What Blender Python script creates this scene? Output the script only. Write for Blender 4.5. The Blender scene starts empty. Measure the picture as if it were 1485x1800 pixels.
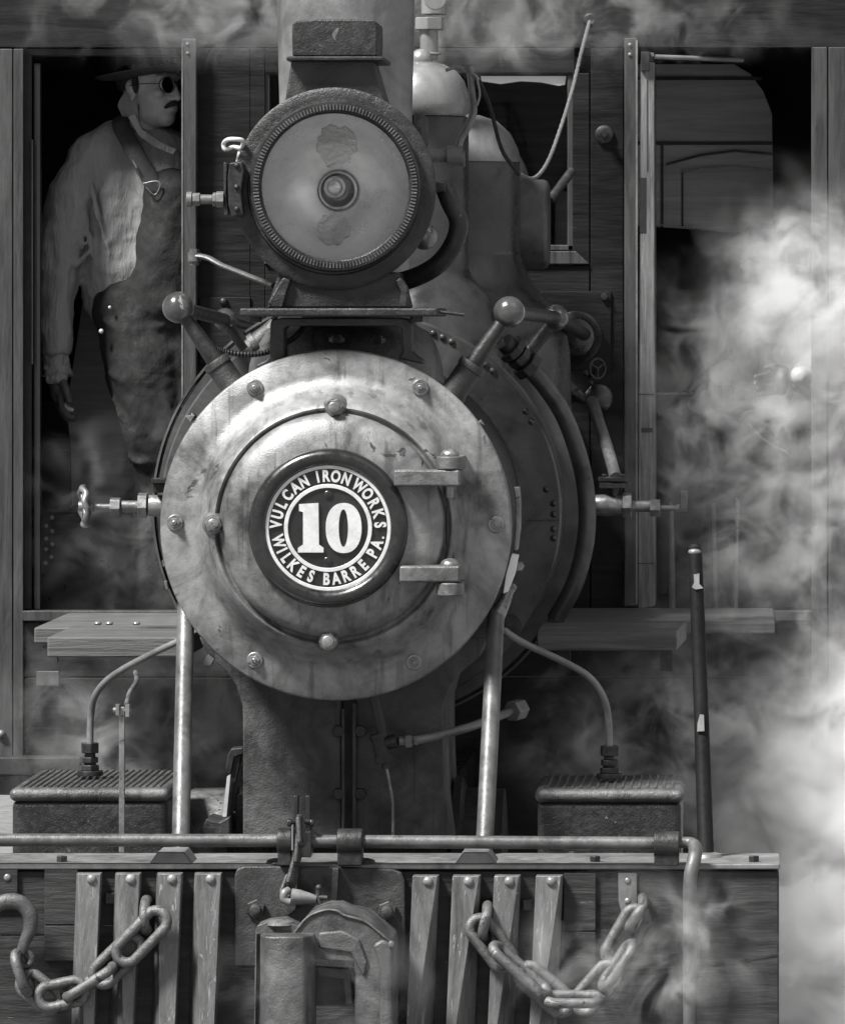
import bpy, math, random
from mathutils import Vector, Matrix, noise
R = math.radians
random.seed(7)
sc = bpy.context.scene
COL = sc.collection

# ------------------------------------------------------------------ camera
D, S = 16.0, 700.0                 # camera distance to the smokebox front, photo pixels per metre there
VX, VY = 1300.0, 560.0             # where the lens axis (level, along the engine) meets the photo
CX, CZ = (VX-590)/S, (923-VY)/S    # world origin = centre of the smokebox front
cam = bpy.data.objects.new('camera', bpy.data.cameras.new('camera'))
COL.objects.link(cam); sc.camera = cam
cam.location = (CX, -D, CZ); cam.rotation_euler = (R(90), 0, 0)
cam.data.sensor_fit = 'HORIZONTAL'; cam.data.sensor_width = 36
cam.data.lens = 36*D/(1485/S)
cam.data.shift_x = (742.5-VX)/1485; cam.data.shift_y = (VY-900)/1485
cam.data.clip_start = .5; cam.data.clip_end = 2000

# ------------------------------------------------------------------ sky, sun, exposure
w = bpy.data.worlds.new('World'); sc.world = w; w.use_nodes = True
nt = w.node_tree; nt.nodes.clear()
sky = nt.nodes.new('ShaderNodeTexSky'); sky.sky_type = 'NISHITA'; sky.sun_disc = False
SUN_EL, SUN_AZ = R(53), R(-50)     # azimuth measured from the camera side (-Y), negative = from the left
sky.sun_elevation = SUN_EL; sky.sun_rotation = R(180)-SUN_AZ*-1
sky.air_density = 1.0; sky.dust_density = 1.0
bw = nt.nodes.new('ShaderNodeRGBToBW'); bg = nt.nodes.new('ShaderNodeBackground'); wo = nt.nodes.new('ShaderNodeOutputWorld')
nt.links.new(sky.outputs[0], bw.inputs[0]); nt.links.new(bw.outputs[0], bg.inputs[0]); nt.links.new(bg.outputs[0], wo.inputs[0])
bg.inputs[1].default_value = .05
sun = bpy.data.objects.new('sun', bpy.data.lights.new('sun', 'SUN')); COL.objects.link(sun)
sun.data.energy = 4.4; sun.data.angle = R(13); sun.data.color = (1, .995, .985)
sd = Vector((math.sin(SUN_AZ)*math.cos(SUN_EL), -math.cos(SUN_AZ)*math.cos(SUN_EL), math.sin(SUN_EL)))
sun.rotation_euler = sd.to_track_quat('Z', 'Y').to_euler()
sc.view_settings.view_transform = 'Standard'; sc.view_settings.look = 'None'
sc.view_settings.gamma = 1; sc.view_settings.use_curve_mapping = False
sc.view_settings.exposure = 1.15
sc.cycles.max_bounces = 8; sc.cycles.diffuse_bounces = 3; sc.cycles.glossy_bounces = 3
sc.cycles.volume_bounces = 3; sc.cycles.volume_step_rate = 2.0; sc.cycles.volume_max_steps = 96
sc.cycles.transparent_max_bounces = 12; sc.cycles.caustics_reflective = False; sc.cycles.caustics_refractive = False
sc.cycles.use_denoising = True

# ------------------------------------------------------------------ helpers
def k(y): return (D+y)/D
def P(px, py, y=0.0):
    return Vector((CX+(px-VX)/S*k(y), y, CZ-(py-VY)/S*k(y)))
def L(px, y=0.0): return px/S*k(y)

def frame(d):
    d = d.normalized(); u = Vector((0, 0, 1)) if abs(d.z) < .9 else Vector((0, 1, 0))
    a = u.cross(d).normalized(); return a, d.cross(a).normalized(), d

class MB:
    def __init__(s): s.v = []; s.f = []
    def add(s, vs, fs):
        b = len(s.v); s.v += [Vector(v) for v in vs]; s.f += [tuple(i+b for i in f) for f in fs]; return s
    def box(s, a, b, rot=None):
        x0, x1 = sorted((a[0], b[0])); y0, y1 = sorted((a[1], b[1])); z0, z1 = sorted((a[2], b[2]))
        vs = [Vector(p) for p in ((x0,y0,z0),(x1,y0,z0),(x1,y1,z0),(x0,y1,z0),(x0,y0,z1),(x1,y0,z1),(x1,y1,z1),(x0,y1,z1))]
        if rot:
            c = sum(vs, Vector())/8; vs = [c+rot@(v-c) for v in vs]
        return s.add(vs, [(0,3,2,1),(4,5,6,7),(0,1,5,4),(1,2,6,5),(2,3,7,6),(3,0,4,7)])
    def pbox(s, x0, y0, x1, y1, ya, yb):            # photo rectangle at depth ya, carried straight back to yb
        a = P(x0, y0, ya); b = P(x1, y1, ya); return s.box(a, (b.x, yb, b.z))
    def prism(s, pts, ya, yb, world=False):         # outline at depth ya, extruded to yb
        q = [Vector((p[0], ya, p[1])) if world else P(p[0], p[1], ya) for p in pts]
        n = len(q); vs = q+[Vector((p.x, yb, p.z)) for p in q]
        area = sum(q[i].x*q[(i+1)%n].z-q[(i+1)%n].x*q[i].z for i in range(n))
        fr = tuple(range(n)) if area > 0 else tuple(range(n-1, -1, -1))
        if yb < ya: fr = fr[::-1]
        fs = [fr, tuple(i+n for i in fr[::-1])]
        for j in range(n):
            a, b = fr[j], fr[(j+1) % n]; fs.append((b, a, a+n, b+n))
        return s.add(vs, fs)
    def rings(s, rs, cap=True, closed=False):
        n = len(rs[0]); b = len(s.v); fs = []
        for i in range(len(rs)-(0 if closed else 1)):
            i2 = (i+1) % len(rs)
            for j in range(n): fs.append((i*n+j, i*n+(j+1) % n, i2*n+(j+1) % n, i2*n+j))
        if cap and not closed:
            fs.append(tuple(range(n-1, -1, -1))); fs.append(tuple((len(rs)-1)*n+j for j in range(n)))
        return s.add([v for r in rs for v in r], fs)
    def cyl(s, p0, p1, r, r1=None, n=24, ph=0):
        p0, p1 = Vector(p0), Vector(p1); a, b, d = frame(p1-p0); r1 = r if r1 is None else r1
        mk = lambda p, q: [p+(a*math.cos(ph+2*math.pi*i/n)+b*math.sin(ph+2*math.pi*i/n))*q for i in range(n)]
        return s.rings([mk(p0, r), mk(p1, r1)])
    def lathe(s, c, d, prof, n=48, cap=True, sx=1):  # prof: (radius, distance along d)
        c = Vector(c); a, b, d = frame(Vector(d))
        return s.rings([[c+d*t+(a*math.cos(2*math.pi*i/n)*sx+b*math.sin(2*math.pi*i/n))*max(r, 1e-4) for i in range(n)] for r, t in prof], cap)
    def hexn(s, c, d, r, h, ph=0):
        d = Vector(d).normalized(); c = Vector(c)
        return s.lathe6(c, d, [(r*.93, 0), (r, h*.12), (r, h*.85), (r*.88, h)], ph)
    def lathe6(s, c, d, prof, ph):
        a, b, d = frame(d)
        return s.rings([[c+d*t+(a*math.cos(ph+math.pi*i/3)+b*math.sin(ph+math.pi*i/3))*r for i in range(6)] for r, t in prof])
    def ball(s, c, r, n=24, sq=(1, 1, 1)):
        c = Vector(c); m = n//2
        return s.rings([[c+Vector((r*math.sin(math.pi*j/m)*math.cos(2*math.pi*i/n)*sq[0], -r*math.sin(math.pi*j/m)*math.sin(2*math.pi*i/n)*sq[1], r*math.cos(math.pi*j/m)*sq[2])) for i in range(n)]
                        for j in [.02]+list(range(1, m))+[m-.02]])
    def tube(s, pts, r, n=14, closed=False, sub=6, squash=None, corr=0):
        pts = [Vector(p) for p in pts]; m = len(pts)
        rr = r if isinstance(r, (list, tuple)) else [r]*m
        path, rad = [], []
        def g(i): return pts[i % m] if closed else pts[max(0, min(m-1, i))] if 0 <= i < m else (pts[0]*2-pts[1] if i < 0 else pts[-1]*2-pts[-2])
        seg = m if closed else m-1
        if m == 2 and not corr: sub = 1
        for i in range(seg):
            p0, p1, p2, p3 = g(i-1), g(i), g(i+1), g(i+2)
            for q in range(sub):
                t = q/sub
                path.append(.5*((2*p1)+(p2-p0)*t+(2*p0-5*p1+4*p2-p3)*t*t+(3*p1-p0-3*p2+p3)*t**3))
                rad.append(rr[i]*(1-t)+rr[(i+1) % m]*t)
        if not closed: path.append(pts[-1]); rad.append(rr[-1])
        N = len(path); tang = []
        for i in range(N):
            tang.append(((path[(i+1) % N]-path[i-1]) if closed else (path[min(N-1, i+1)]-path[max(0, i-1)])).normalized())
        a, b, _ = frame(tang[0]); rs = []
        for i in range(N):
            a = (a-tang[i]*a.dot(tang[i])).normalized(); b = tang[i].cross(a)
            q = rad[i]*((1+corr*(1 if i % 2 else -1)) if corr else 1)
            rs.append([path[i]+(a*math.cos(2*math.pi*j/n)+b*math.sin(2*math.pi*j/n)*(squash or 1))*q for j in range(n)])
        return s.rings(rs, True, closed)

W = {}
def setp(o, label=None, category=None, group=None, kind=None):
    for kk, vv in (('label', label), ('category', category), ('group', group), ('kind', kind)):
        if vv: o[kk] = vv
    return o
def build(name, mb, m, parent=None, bevel=0, sharp=38, segs=2, label=None, mods=None, origin=None):
    c = origin or sum(mb.v, Vector())/len(mb.v)
    me = bpy.data.meshes.new(name); me.from_pydata([v-c for v in mb.v], [], mb.f); me.validate()
    import bmesh
    bm = bmesh.new(); bm.from_mesh(me); bmesh.ops.recalc_face_normals(bm, faces=bm.faces); bm.to_mesh(me); bm.free()
    me.materials.append(m); me.shade_smooth()
    if not bevel: me.set_sharp_from_angle(angle=R(sharp))
    o = bpy.data.objects.new(name, me); COL.objects.link(o); W[o] = Vector(c)
    o.location = c-(W[parent] if parent else Vector())
    if parent: o.parent = parent
    if bevel:
        b = o.modifiers.new('bevel', 'BEVEL'); b.width = bevel; b.segments = segs; b.limit_method = 'ANGLE'; b.angle_limit = R(35); b.harden_normals = True
        me.set_sharp_from_angle(angle=R(60))
    if label: o['label'] = label
    return o
def empty(name, loc, **kw):
    o = bpy.data.objects.new(name, None); COL.objects.link(o); o.location = loc; o.empty_display_size = .1; W[o] = Vector(loc); return setp(o, **kw)
def dup(o, loc, parent, rot=None):
    c = o.copy(); COL.objects.link(c); W[c] = Vector(loc); c.parent = parent; c.location = W[c]-W[parent]
    if rot: c.rotation_euler = rot
    return c

# ------------------------------------------------------------------ materials (all neutral greys: the place is seen in monochrome)
def mat(name, a, b=None, rough=.5, metal=0.0, scale=8, bump=.15, stretch=(1, 1, 1), chips=None, chip_amt=.62, chip_scale=30, rvar=.15, fine=0.0, spec=.5, streak=None, coat=0, blotch=None):
    m = bpy.data.materials.new(name); m.use_nodes = True; t = m.node_tree; N, K = t.nodes, t.links
    bs = N['Principled BSDF']; b = a if b is None else b
    tc = N.new('ShaderNodeTexCoord'); oi = N.new('ShaderNodeObjectInfo')
    ad = N.new('ShaderNodeVectorMath'); ad.operation = 'ADD'
    ms = N.new('ShaderNodeMath'); ms.operation = 'MULTIPLY'; ms.inputs[1].default_value = 37
    K.new(oi.outputs['Random'], ms.inputs[0]); K.new(tc.outputs['Object'], ad.inputs[0]); K.new(ms.outputs[0], ad.inputs[1])
    mp = N.new('ShaderNodeMapping'); mp.inputs['Scale'].default_value = stretch; K.new(ad.outputs[0], mp.inputs[0])
    def nz(sc_, det=6, dist=.6, vec=None):
        n = N.new('ShaderNodeTexNoise'); n.inputs['Scale'].default_value = sc_; n.inputs['Detail'].default_value = det
        n.inputs['Distortion'].default_value = dist; n.inputs['Roughness'].default_value = .62; K.new(vec or mp.outputs[0], n.inputs['Vector']); return n.outputs['Fac']
    def ramp(src, lo, hi, c0, c1):
        r = N.new('ShaderNodeMapRange'); r.inputs[1].default_value = lo; r.inputs[2].default_value = hi; r.inputs[3].default_value = c0; r.inputs[4].default_value = c1
        r.clamp = True; K.new(src, r.inputs[0]); return r.outputs[0]
    n1 = nz(scale); n2 = nz(scale*5.3, 8, .2)
    mx = N.new('ShaderNodeMath'); mx.operation = 'MULTIPLY_ADD'; mx.inputs[1].default_value = .35; K.new(n2, mx.inputs[0]); K.new(n1, mx.inputs[2])
    v = ramp(mx.outputs[0], .45, .9, a, b)
    hgt = mx.outputs[0]
    if streak:
        mp2 = N.new('ShaderNodeMapping'); mp2.inputs['Scale'].default_value = (28, 28, 1.6); K.new(ad.outputs[0], mp2.inputs[0])
        s1 = ramp(nz(1.0, 4, .3, mp2.outputs[0]), .56, .66, 1, streak); mm = N.new('ShaderNodeMath'); mm.operation = 'MULTIPLY'
        K.new(v, mm.inputs[0]); K.new(s1, mm.inputs[1]); v = mm.outputs[0]
    if blotch:
        b_ = ramp(nz(3.1, 9, 2.2), .52, .70, 1, blotch); m9 = N.new('ShaderNodeMath'); m9.operation = 'MULTIPLY'; K.new(v, m9.inputs[0]); K.new(b_, m9.inputs[1]); v = m9.outputs[0]
    if chips is not None:
        c = ramp(nz(chip_scale, 7, 1.2), chip_amt, chip_amt+.03, 0, 1); mi = N.new('ShaderNodeMix'); K.new(c, mi.inputs[0]); K.new(v, mi.inputs[2]); mi.inputs[3].default_value = chips
        v = mi.outputs[0]
        h2 = N.new('ShaderNodeMath'); h2.operation = 'MULTIPLY_ADD'; h2.inputs[1].default_value = -.25; K.new(c, h2.inputs[0]); K.new(hgt, h2.inputs[2]); hgt = h2.outputs[0]
    cc = N.new('ShaderNodeCombineColor'); [K.new(v, cc.inputs[i]) for i in range(3)]
    K.new(cc.outputs[0], bs.inputs['Base Color'])
    K.new(ramp(n2, .3, .7, max(.05, rough-rvar), min(1, rough+rvar)), bs.inputs['Roughness'])
    bs.inputs['Metallic'].default_value = metal; bs.inputs['Specular IOR Level'].default_value = spec
    bs.inputs['Coat Weight'].default_value = coat; bs.inputs['Coat Roughness'].default_value = .12
    if bump:
        bp = N.new('ShaderNodeBump'); bp.inputs['Strength'].default_value = bump; bp.inputs['Distance'].default_value = .02
        K.new(hgt, bp.inputs['Height']); last = bp
        if fine:
            b2 = N.new('ShaderNodeBump'); b2.inputs['Strength'].default_value = fine; b2.inputs['Distance'].default_value = .003
            K.new(nz(260, 3, 0), b2.inputs['Height']); K.new(bp.outputs[0], b2.inputs['Normal']); last = b2
        K.new(last.outputs[0], bs.inputs['Normal'])
    return m
M = {}
M['silver'] = mat('graphite_paint', .07, .36, .46, .38, 5, .14, chips=.05, chip_amt=.64, chip_scale=7, fine=.25, streak=.6, blotch=.45)
M['steel'] = mat('worn_steel', .12, .34, .40, .65, 14, .12, chips=.06, chip_amt=.62, chip_scale=40, fine=.1)
M['black'] = mat('black_enamel', .006, .018, .32, 0, 10, .06, fine=.05, coat=.3)
M['iron'] = mat('dark_iron', .012, .045, .45, .35, 12, .2, chips=.14, chip_amt=.70, chip_scale=25, fine=.2)
M['rough'] = mat('crusted_iron', .012, .045, .42, .3, 12, .3, chips=.14, chip_amt=.66, chip_scale=16, fine=.5)
M['cast'] = mat('cast_iron', .02, .07, .48, .3, 7, .35, fine=.5)
M['jacket'] = mat('boiler_jacket', .03, .12, .40, .4, 4, .08, blotch=.5, chips=.12, chip_amt=.72, chip_scale=30, fine=.08)
M['stack'] = mat('stack_paint', .10, .26, .45, .3, 6, .12, fine=.15, blotch=.6, chips=.30, chip_amt=.72, chip_scale=45)
M['cab'] = mat('cab_paint', .005, .020, .5, 0, 4, .2, stretch=(.5, 1, 5), fine=.2, spec=.18, blotch=.5, chips=.06, chip_amt=.70, chip_scale=20)
M['cabv'] = mat('cab_post_paint', .025, .075, .5, 0, 5, .2, stretch=(5, 5, .5), blotch=.6, fine=.15, chips=.015, chip_amt=.68, spec=.3)
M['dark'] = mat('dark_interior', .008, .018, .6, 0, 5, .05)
M['wood'] = mat('bare_wood', .06, .22, .6, 0, 10, .3, stretch=(9, 9, .5), chips=.30, chip_amt=.66, chip_scale=8, fine=.2)
M['woodh'] = mat('grey_plank', .05, .13, .6, 0, 6, .3, stretch=(.6, 2, 9), fine=.2)
M['beam'] = mat('beam_paint', .010, .05, .5, 0, 6, .3, stretch=(.5, 2, 4), fine=.3, spec=.3, blotch=.5, chips=.12, chip_amt=.68, chip_scale=14)
M['slat'] = mat('slat_paint', .07, .20, .45, .2, 9, .3, stretch=(2.5, 2.5, .5), blotch=.6, chips=.28, chip_amt=.605, chip_scale=26, fine=.3)
M['white'] = mat('white_paint', .72, .8, .4, 0, 9, .04, fine=.1)
M['letter'] = mat('polished_letters', .55, .75, .4, .3, 20, .05)
M['dome'] = mat('dome_paint', .16, .34, .32, .35, 3, .05, chips=.1, chip_amt=.7, chip_scale=6, fine=.15)
M['rope'] = mat('rope_fibre', .08, .2, .9, 0, 120, .6)
M['cord'] = mat('dark_rope', .012, .02, .8, 0, 100, .6)
M['skin'] = mat('skin', .34, .46, .5, 0, 20, .05)
M['shirt'] = mat('work_shirt', .22, .36, .85, 0, 6, .9, stretch=(2.2, 2.2, .5), fine=.1)
M['denim'] = mat('dark_denim', .004, .014, .85, 0, 7, .4, stretch=(1.5, 1.5, 1), fine=.2)
M['felt'] = mat('dark_felt', .02, .05, .8, 0, 20, .2)
M['glove'] = mat('leather_glove', .03, .10, .6, 0, 25, .4)
M['hair'] = mat('hair', .01, .03, .7, 0, 60, .6)
M['bulb'] = mat('ball_paint', .04, .13, .25, .5, 5, .05, coat=.5, chips=.35, chip_amt=.60, chip_scale=8)
M['ground'] = mat('ballast_ground', .10, .20, .9, 0, 14, .5)
M['tape'] = mat('pale_tape', .14, .24, .5, 0, 20, .1)
M['panel'] = mat('panel_paint', .24, .42, .6, 0, 4, .1, stretch=(.7, 1, 9))
M['chain'] = mat('chain_iron', .06, .18, .5, .4, 12, .3, fine=.5, chips=.04, chip_amt=.6, chip_scale=30)
M['castl'] = mat('greased_casting', .03, .15, .5, .4, 6, .4, fine=.5, streak=.55, chips=.30, chip_amt=.7, chip_scale=20)
M['saddle'] = mat('sooty_casting', .025, .13, .6, .2, 7, .4, fine=.6, streak=.6, blotch=.5)
M['pole'] = mat('pole_paint', .004, .012, .55, 0, 10, .1, spec=.2)
M['brace'] = mat('brace_paint', .05, .16, .42, .3, 8, .15, fine=.2, blotch=.5, chips=.03, chip_amt=.66, chip_scale=30)
M['hinge'] = mat('hinge_paint', .06, .22, .5, .35, 7, .3, fine=.3, blotch=.5)
M['domeb'] = mat('dome_body', .03, .075, .3, .4, 4, .05, fine=.1)
def glass(name, tint, refl, rough=.03):
    m = bpy.data.materials.new(name); m.use_nodes = True; t = m.node_tree; N, K = t.nodes, t.links; N.clear()
    o = N.new('ShaderNodeOutputMaterial'); mx = N.new('ShaderNodeMixShader'); tr = N.new('ShaderNodeBsdfTransparent'); gl = N.new('ShaderNodeBsdfGlossy')
    tr.inputs[0].default_value = (tint, tint, tint, 1); gl.inputs['Roughness'].default_value = rough; gl.inputs[0].default_value = (.9, .9, .9, 1)
    lw = N.new('ShaderNodeLayerWeight'); lw.inputs[0].default_value = refl; K.new(lw.outputs['Fresnel'], mx.inputs[0])
    K.new(tr.outputs[0], mx.inputs[1]); K.new(gl.outputs[0], mx.inputs[2]); K.new(mx.outputs[0], o.inputs[0]); return m
M['glass'] = glass('window_glass', .8, .12); M['lens'] = glass('lens_glass', .93, .2, .08)
def reflector():
    m = mat('reflector_silvering', .5, .92, .30, .95, 4, .03, rvar=.05); return m
M['refl'] = reflector()

# ------------------------------------------------------------------ ground
g = MB(); GZ = -1.78
g.add([(-400, -60, GZ), (400, -60, GZ), (400, 900, GZ), (-400, 900, GZ)], [(0, 1, 2, 3)])
setp(build('ground', g, M['ground']), kind='structure')

loco = empty('steam_locomotive', (0, 1.5, GZ), label='old steam locomotive seen head on with number ten plate and headlight', category='locomotive')
def part(name, mb, m, parent=None, **kw): return build(name, mb, M[m], parent or loco, **kw)
Yv = Vector((0, 1, 0)); F = Vector((0, -1, 0))

# ------------------------------------------------------------------ smokebox front
C0 = P(590, 923, 0)
mb = MB(); prof = [(0, -.088), (.285, -.088), (.2905, -.092), (.293, -.099), (.297, -.101), (.303, -.096), (.313, -.078), (.325, -.052), (.338, -.030), (.352, -.013), (.366, -.004), (.380, .0), (.436, .0), (.4405, .004), (.4415, .012), (.4415, .034), (.42, .036), (.1, .036)]
mb.lathe(C0, Yv, [(r, t) for r, t in prof], n=128)
front = part('smokebox_front', mb, 'silver', sharp=50)
mb = MB(); mb.lathe(P(588, 921, 0), Yv, [(0, -.160), (.10, -.159), (.17, -.155), (.225, -.147), (.258, -.136), (.274, -.122), (.281, -.106), (.281, -.094), (.278, -.089), (.2, -.089)], n=128)
door = part('smokebox_door', mb, 'silver', sharp=50)
def bolt_mb(c, r=.013, w=.021):
    m = MB(); c = Vector(c)
    m.lathe(c, F, [(w, 0), (w, .003), (w*.9, .005)], n=24)
    m.hexn(c+F*.005, F, r, .011, ph=.3); m.lathe(c+F*.016, F, [(r*.55, 0), (r*.52, .007), (r*.35, .009)], n=16)
    return m
b0 = None
for (x, y) in ((448, 681), (739, 681), (308, 919), (872, 922), (448, 1161), (728, 1164)):
    c = P(x, y, 0)
    if b0 is None: b0 = build('bolt', bolt_mb(c), M['steel'], front, origin=c)
    else: dup(b0, c, front, (0, random.uniform(0, 1), 0))
b1 = None
for (x, y) in ((589, 716), (377, 921), (578, 1126)):
    c = P(x, y, -.092)
    if b1 is None:
        m = MB(); m.lathe(c+Yv*.03, F, [(.034, 0), (.030, .03), (.024, .045), (.023, .05)], n=32); m.hexn(c+F*.02, F, .0225, .018, .2)
        m.lathe(c+F*.038, F, [(.015, 0), (.0145, .012), (.011, .014)], n=20); b1 = build('dog_bolt', m, M['steel'], front, origin=c)
    else: dup(b1, c, front, (0, random.uniform(0, 1), 0))
# hinges
for (yt, up) in ((826, 1), (995, 0)):
    m = MB(); m.pbox(692 if up else 702, yt, 808, yt+29, -.205, -.11)
    hp = part('hinge_strap', m, 'hinge', bevel=.006, segs=3)
    cx = P(790, yt, -.19); kz = (P(0, yt-24, -.19).z, P(0, yt-.5, -.19).z) if up else (P(0, yt+53, -.19).z, P(0, yt+29.5, -.19).z)
    m = MB(); m.cyl((cx.x, -.175, kz[0]), (cx.x, -.175, kz[1]), .0335, n=32); m.box((cx.x-.005, -.175, kz[0]), (cx.x+.033, .0, kz[1]))
    build('hinge_knuckle', m, M['hinge'], hp, bevel=.004)
    m = MB(); zt = max(kz[0], P(0, yt, -.19).z); zb = min(kz[1], P(0, yt+29, -.19).z)
    m.ball((cx.x, -.175, zt+.001), .024, sq=(1, 1, .75)); m.cyl((cx.x, -.175, zb-.028), (cx.x, -.175, zb), .010)
    build('hinge_pin', m, M['steel'], hp)
m = MB(); m.pbox(783, 868, 798, 984, -.09, -.0); part('hinge_gap_shade', m, 'black', bevel=.004)  # added black strip standing in for the shadow in the hinge gap
# number plate
PC = P(577, 928, -.158)
m = MB()
rt = []
for i in range(96):
    a = 2*math.pi*i/96; u = Vector((math.cos(a), 0, math.sin(a)))
    rt.append([PC+u*(.176+math.cos(b)*.0225)+Yv*(math.sin(b)*.024) for b in [2*math.pi*j/20 for j in range(20)]])
m.rings(rt, closed=True); ring = part('plate_surround', m, 'black')
m = MB(); m.lathe(PC+Yv*.01, F, [(.165, 0), (.160, .014), (0, .014)], n=96); plate = part('number_plate', m, 'black')
PY = PC+F*.004
def annulus(m, c, r0, r1, h):
    m.lathe(c, F, [(r0, 0), (r0, h*.8), (r0+.001, h), (r1-.001, h), (r1, h*.8), (r1, 0)], n=128, cap=False)
m = MB(); annulus(m, PY, .1475, .1565, .006); annulus(m, PY, .0995, .1095, .006); build('plate_rim', m, M['letter'], plate)
def glyphs(m, ch, size, mtx, ext, bold=.0):
    cu = bpy.data.curves.new('t', 'FONT'); cu.body = ch; cu.size = size; cu.extrude = ext; cu.offset = bold; cu.align_x = 'CENTER'; cu.align_y = 'CENTER'; cu.resolution_u = 6
    o = bpy.data.objects.new('t', cu); COL.objects.link(o); bpy.context.view_layer.update()
    me = bpy.data.meshes.new_from_object(o.evaluated_get(bpy.context.evaluated_depsgraph_get()))
    me.calc_loop_triangles()
    m.add([mtx@v.co for v in me.vertices], [tuple(p.vertices) for p in me.polygons])
    bpy.data.objects.remove(o); bpy.data.curves.remove(cu); bpy.data.meshes.remove(me)
TOP = list(zip('VULCANIRONWORKS', (176, 165, 153.5, 141, 129, 117.5, 101.5, 92.5, 81.5, 69.5, 53.5, 41, 29, 16.5, 3.5)))
BOT = list(zip('WILKESBARREPA', (195, 206, 215.5, 226.5, 238.5, 250.5, 268, 279, 290, 301.5, 313.5, 330, 341.5)))
m = MB()
for lst, top in ((TOP, 1), (BOT, 0)):
    for ch, a in lst:
        ar = R(a); pos = PY+F*.003+Vector((math.cos(ar), 0, math.sin(ar)))*.1285
        rot = ar-math.pi/2 if top else ar+math.pi/2
        mt = Matrix.Translation(pos)@Matrix.Rotation(-rot, 4, 'Y')@Matrix.Rotation(R(90), 4, 'X')@Matrix.Diagonal((.74, 1, 1, 1))
        glyphs(m, ch, .0395, mt, .003, .0016)
a = R(350); pd = PY+Vector((math.cos(a), 0, math.sin(a)))*.139; m.cyl(pd, pd+F*.006, .0028, n=12)
build('lettering', m, M['letter'], plate, sharp=30)
# big slab figure one and fat figure zero
m = MB()
one = [(526,886),(560,884),(561,957),(569,963),(569,971),(524,971),(524,963),(533,957),(533,900),(526,898)]
m.prism(one, PC.y-.003, PC.y-.012)
def oval(cx, cy, rx, ry, n=40, sq=2.0): return [(cx+rx*math.copysign(abs(math.cos(t))**(2/sq), math.cos(t)), cy+ry*math.copysign(abs(math.sin(t))**(2/sq), math.sin(t))) for t in [2*math.pi*i/n for i in range(n)]]
o1 = [P(x, y, PC.y) for x, y in oval(604.5, 928, 31.5, 44, sq=2.25)]; i1 = [P(x, y, PC.y) for x, y in oval(604, 928, 8.2, 33, sq=2.0)]
m.rings([[v+F*.003 for v in i1], [v+F*.012 for v in i1], [v+F*.012 for v in o1], [v+F*.003 for v in o1]], cap=False)
build('figures', m, M['letter'], plate, sharp=30)
sc0 = None
for (x, y) in ((577, 870), (576, 987)):
    c = P(x, y, PC.y-.004); m = MB(); m.lathe(c, F, [(.011, 0), (.011, .003), (.009, .0045)], n=24); q = build('screw', m, M['black'], plate)
# ------------------------------------------------------------------ smokebox barrel, boiler jacket
m = MB(); m.lathe(C0, Yv, [(.428, .034), (.428, 1.08)], n=128); part('smokebox', m, 'iron')
m = MB(); m.lathe(C0, Yv, [(.40, 1.05), (.532, 1.05), (.537, 1.056), (.537, 1.36), (.4, 1.36)], n=128); jacket = part('boiler_jacket', m, 'jacket', sharp=50)
m = MB(); m.lathe(C0, Yv, [(.40, 1.38), (.575, 1.40), (.580, 1.41), (.580, 2.3)], n=128); m.lathe(C0, Yv, [(.585, 1.40), (.592, 1.41), (.592, 1.45), (.585, 1.46)], n=128, cap=False); part('boiler_barrel', m, 'jacket')
m = MB()
for (x, y) in ((960, 860), (973, 885), (973, 904), (973, 930), (973, 946)): m.ball(P(x, y, 1.05), .009, n=12)
for q_ in (28, 31.5, 47, 50, 62, 65, 68, 118, 121, 150): m.ball(Vector((.518*math.cos(R(q_)), 1.05, .518*math.sin(R(q_)))), .009, n=12)
build('rivet_heads', m, M['jacket'], jacket)
m = MB(); m.pbox(926, 914, 984, 915.6, 1.046, 1.052); build('seam', m, M['black'], jacket)
# flared feet of ring clamps and flat strap on the smokebox flank
m = MB(); m.prism([(903,856),(912,856),(914,885),(914,930),(909,968),(903,968),(906,925),(906,880)], .10, .20); part('clamp_bar', m, 'steel', bevel=.002)
m = MB(); m.prism([(899,974),(911,976),(905,1008),(893,1040),(884,1044),(889,1010)], .03, .09); part('clamp_plate', m, 'white', bevel=.002)
for (x, y) in ((913, 995), (900, 1033)):
    m = MB(); m.hexn(P(x, y, .12), F, .013, .035); part('clamp_nut', m, 'steel')
for pts in ([(335,742),(325,731),(343,729)], [(845,737),(852,748),(840,742)], [(357,1162),(366,1149),(377,1158),(370,1170),(359,1170)], [(288,1022),(293,1021),(296,1036),(291,1036)], [(284,987),(288,982),(291,995),(287,997)]):
    m = MB(); m.prism(pts, .05, .08); part('bracket_tab', m, 'steel', bevel=.001)

# ------------------------------------------------------------------ smokestack
m = MB(); c = P(608, 600, .55)
zt = P(0, -260, .55).z; c = Vector((P(608, 0, .55).x, .55, 0)); z0 = .40
m.lathe(c, (0, 0, 1), [(.1655, z0+.10), (.1655, z0+.3), (.168, .9), (.1785, 1.32), (.182, zt), (.15, zt), (.14, z0)], n=96, cap=False)
st = part('smokestack', m, 'stack')
m = MB(); m.lathe(c, (0, 0, 1), [(.26, z0-.25), (.255, z0-.05), (.25, z0), (.235, z0+.05), (.215, z0+.085), (.185, z0+.10), (.172, z0+.13), (.16, z0+.13)], n=96, cap=False); build('stack_base', m, M['castl'], st)
m = MB(); m.lathe(c, (0, 0, 1), [(.176, .515), (.176, .535), (.1665, .54)], n=64, cap=False); build('stack_band', m, M['iron'], st)

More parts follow.
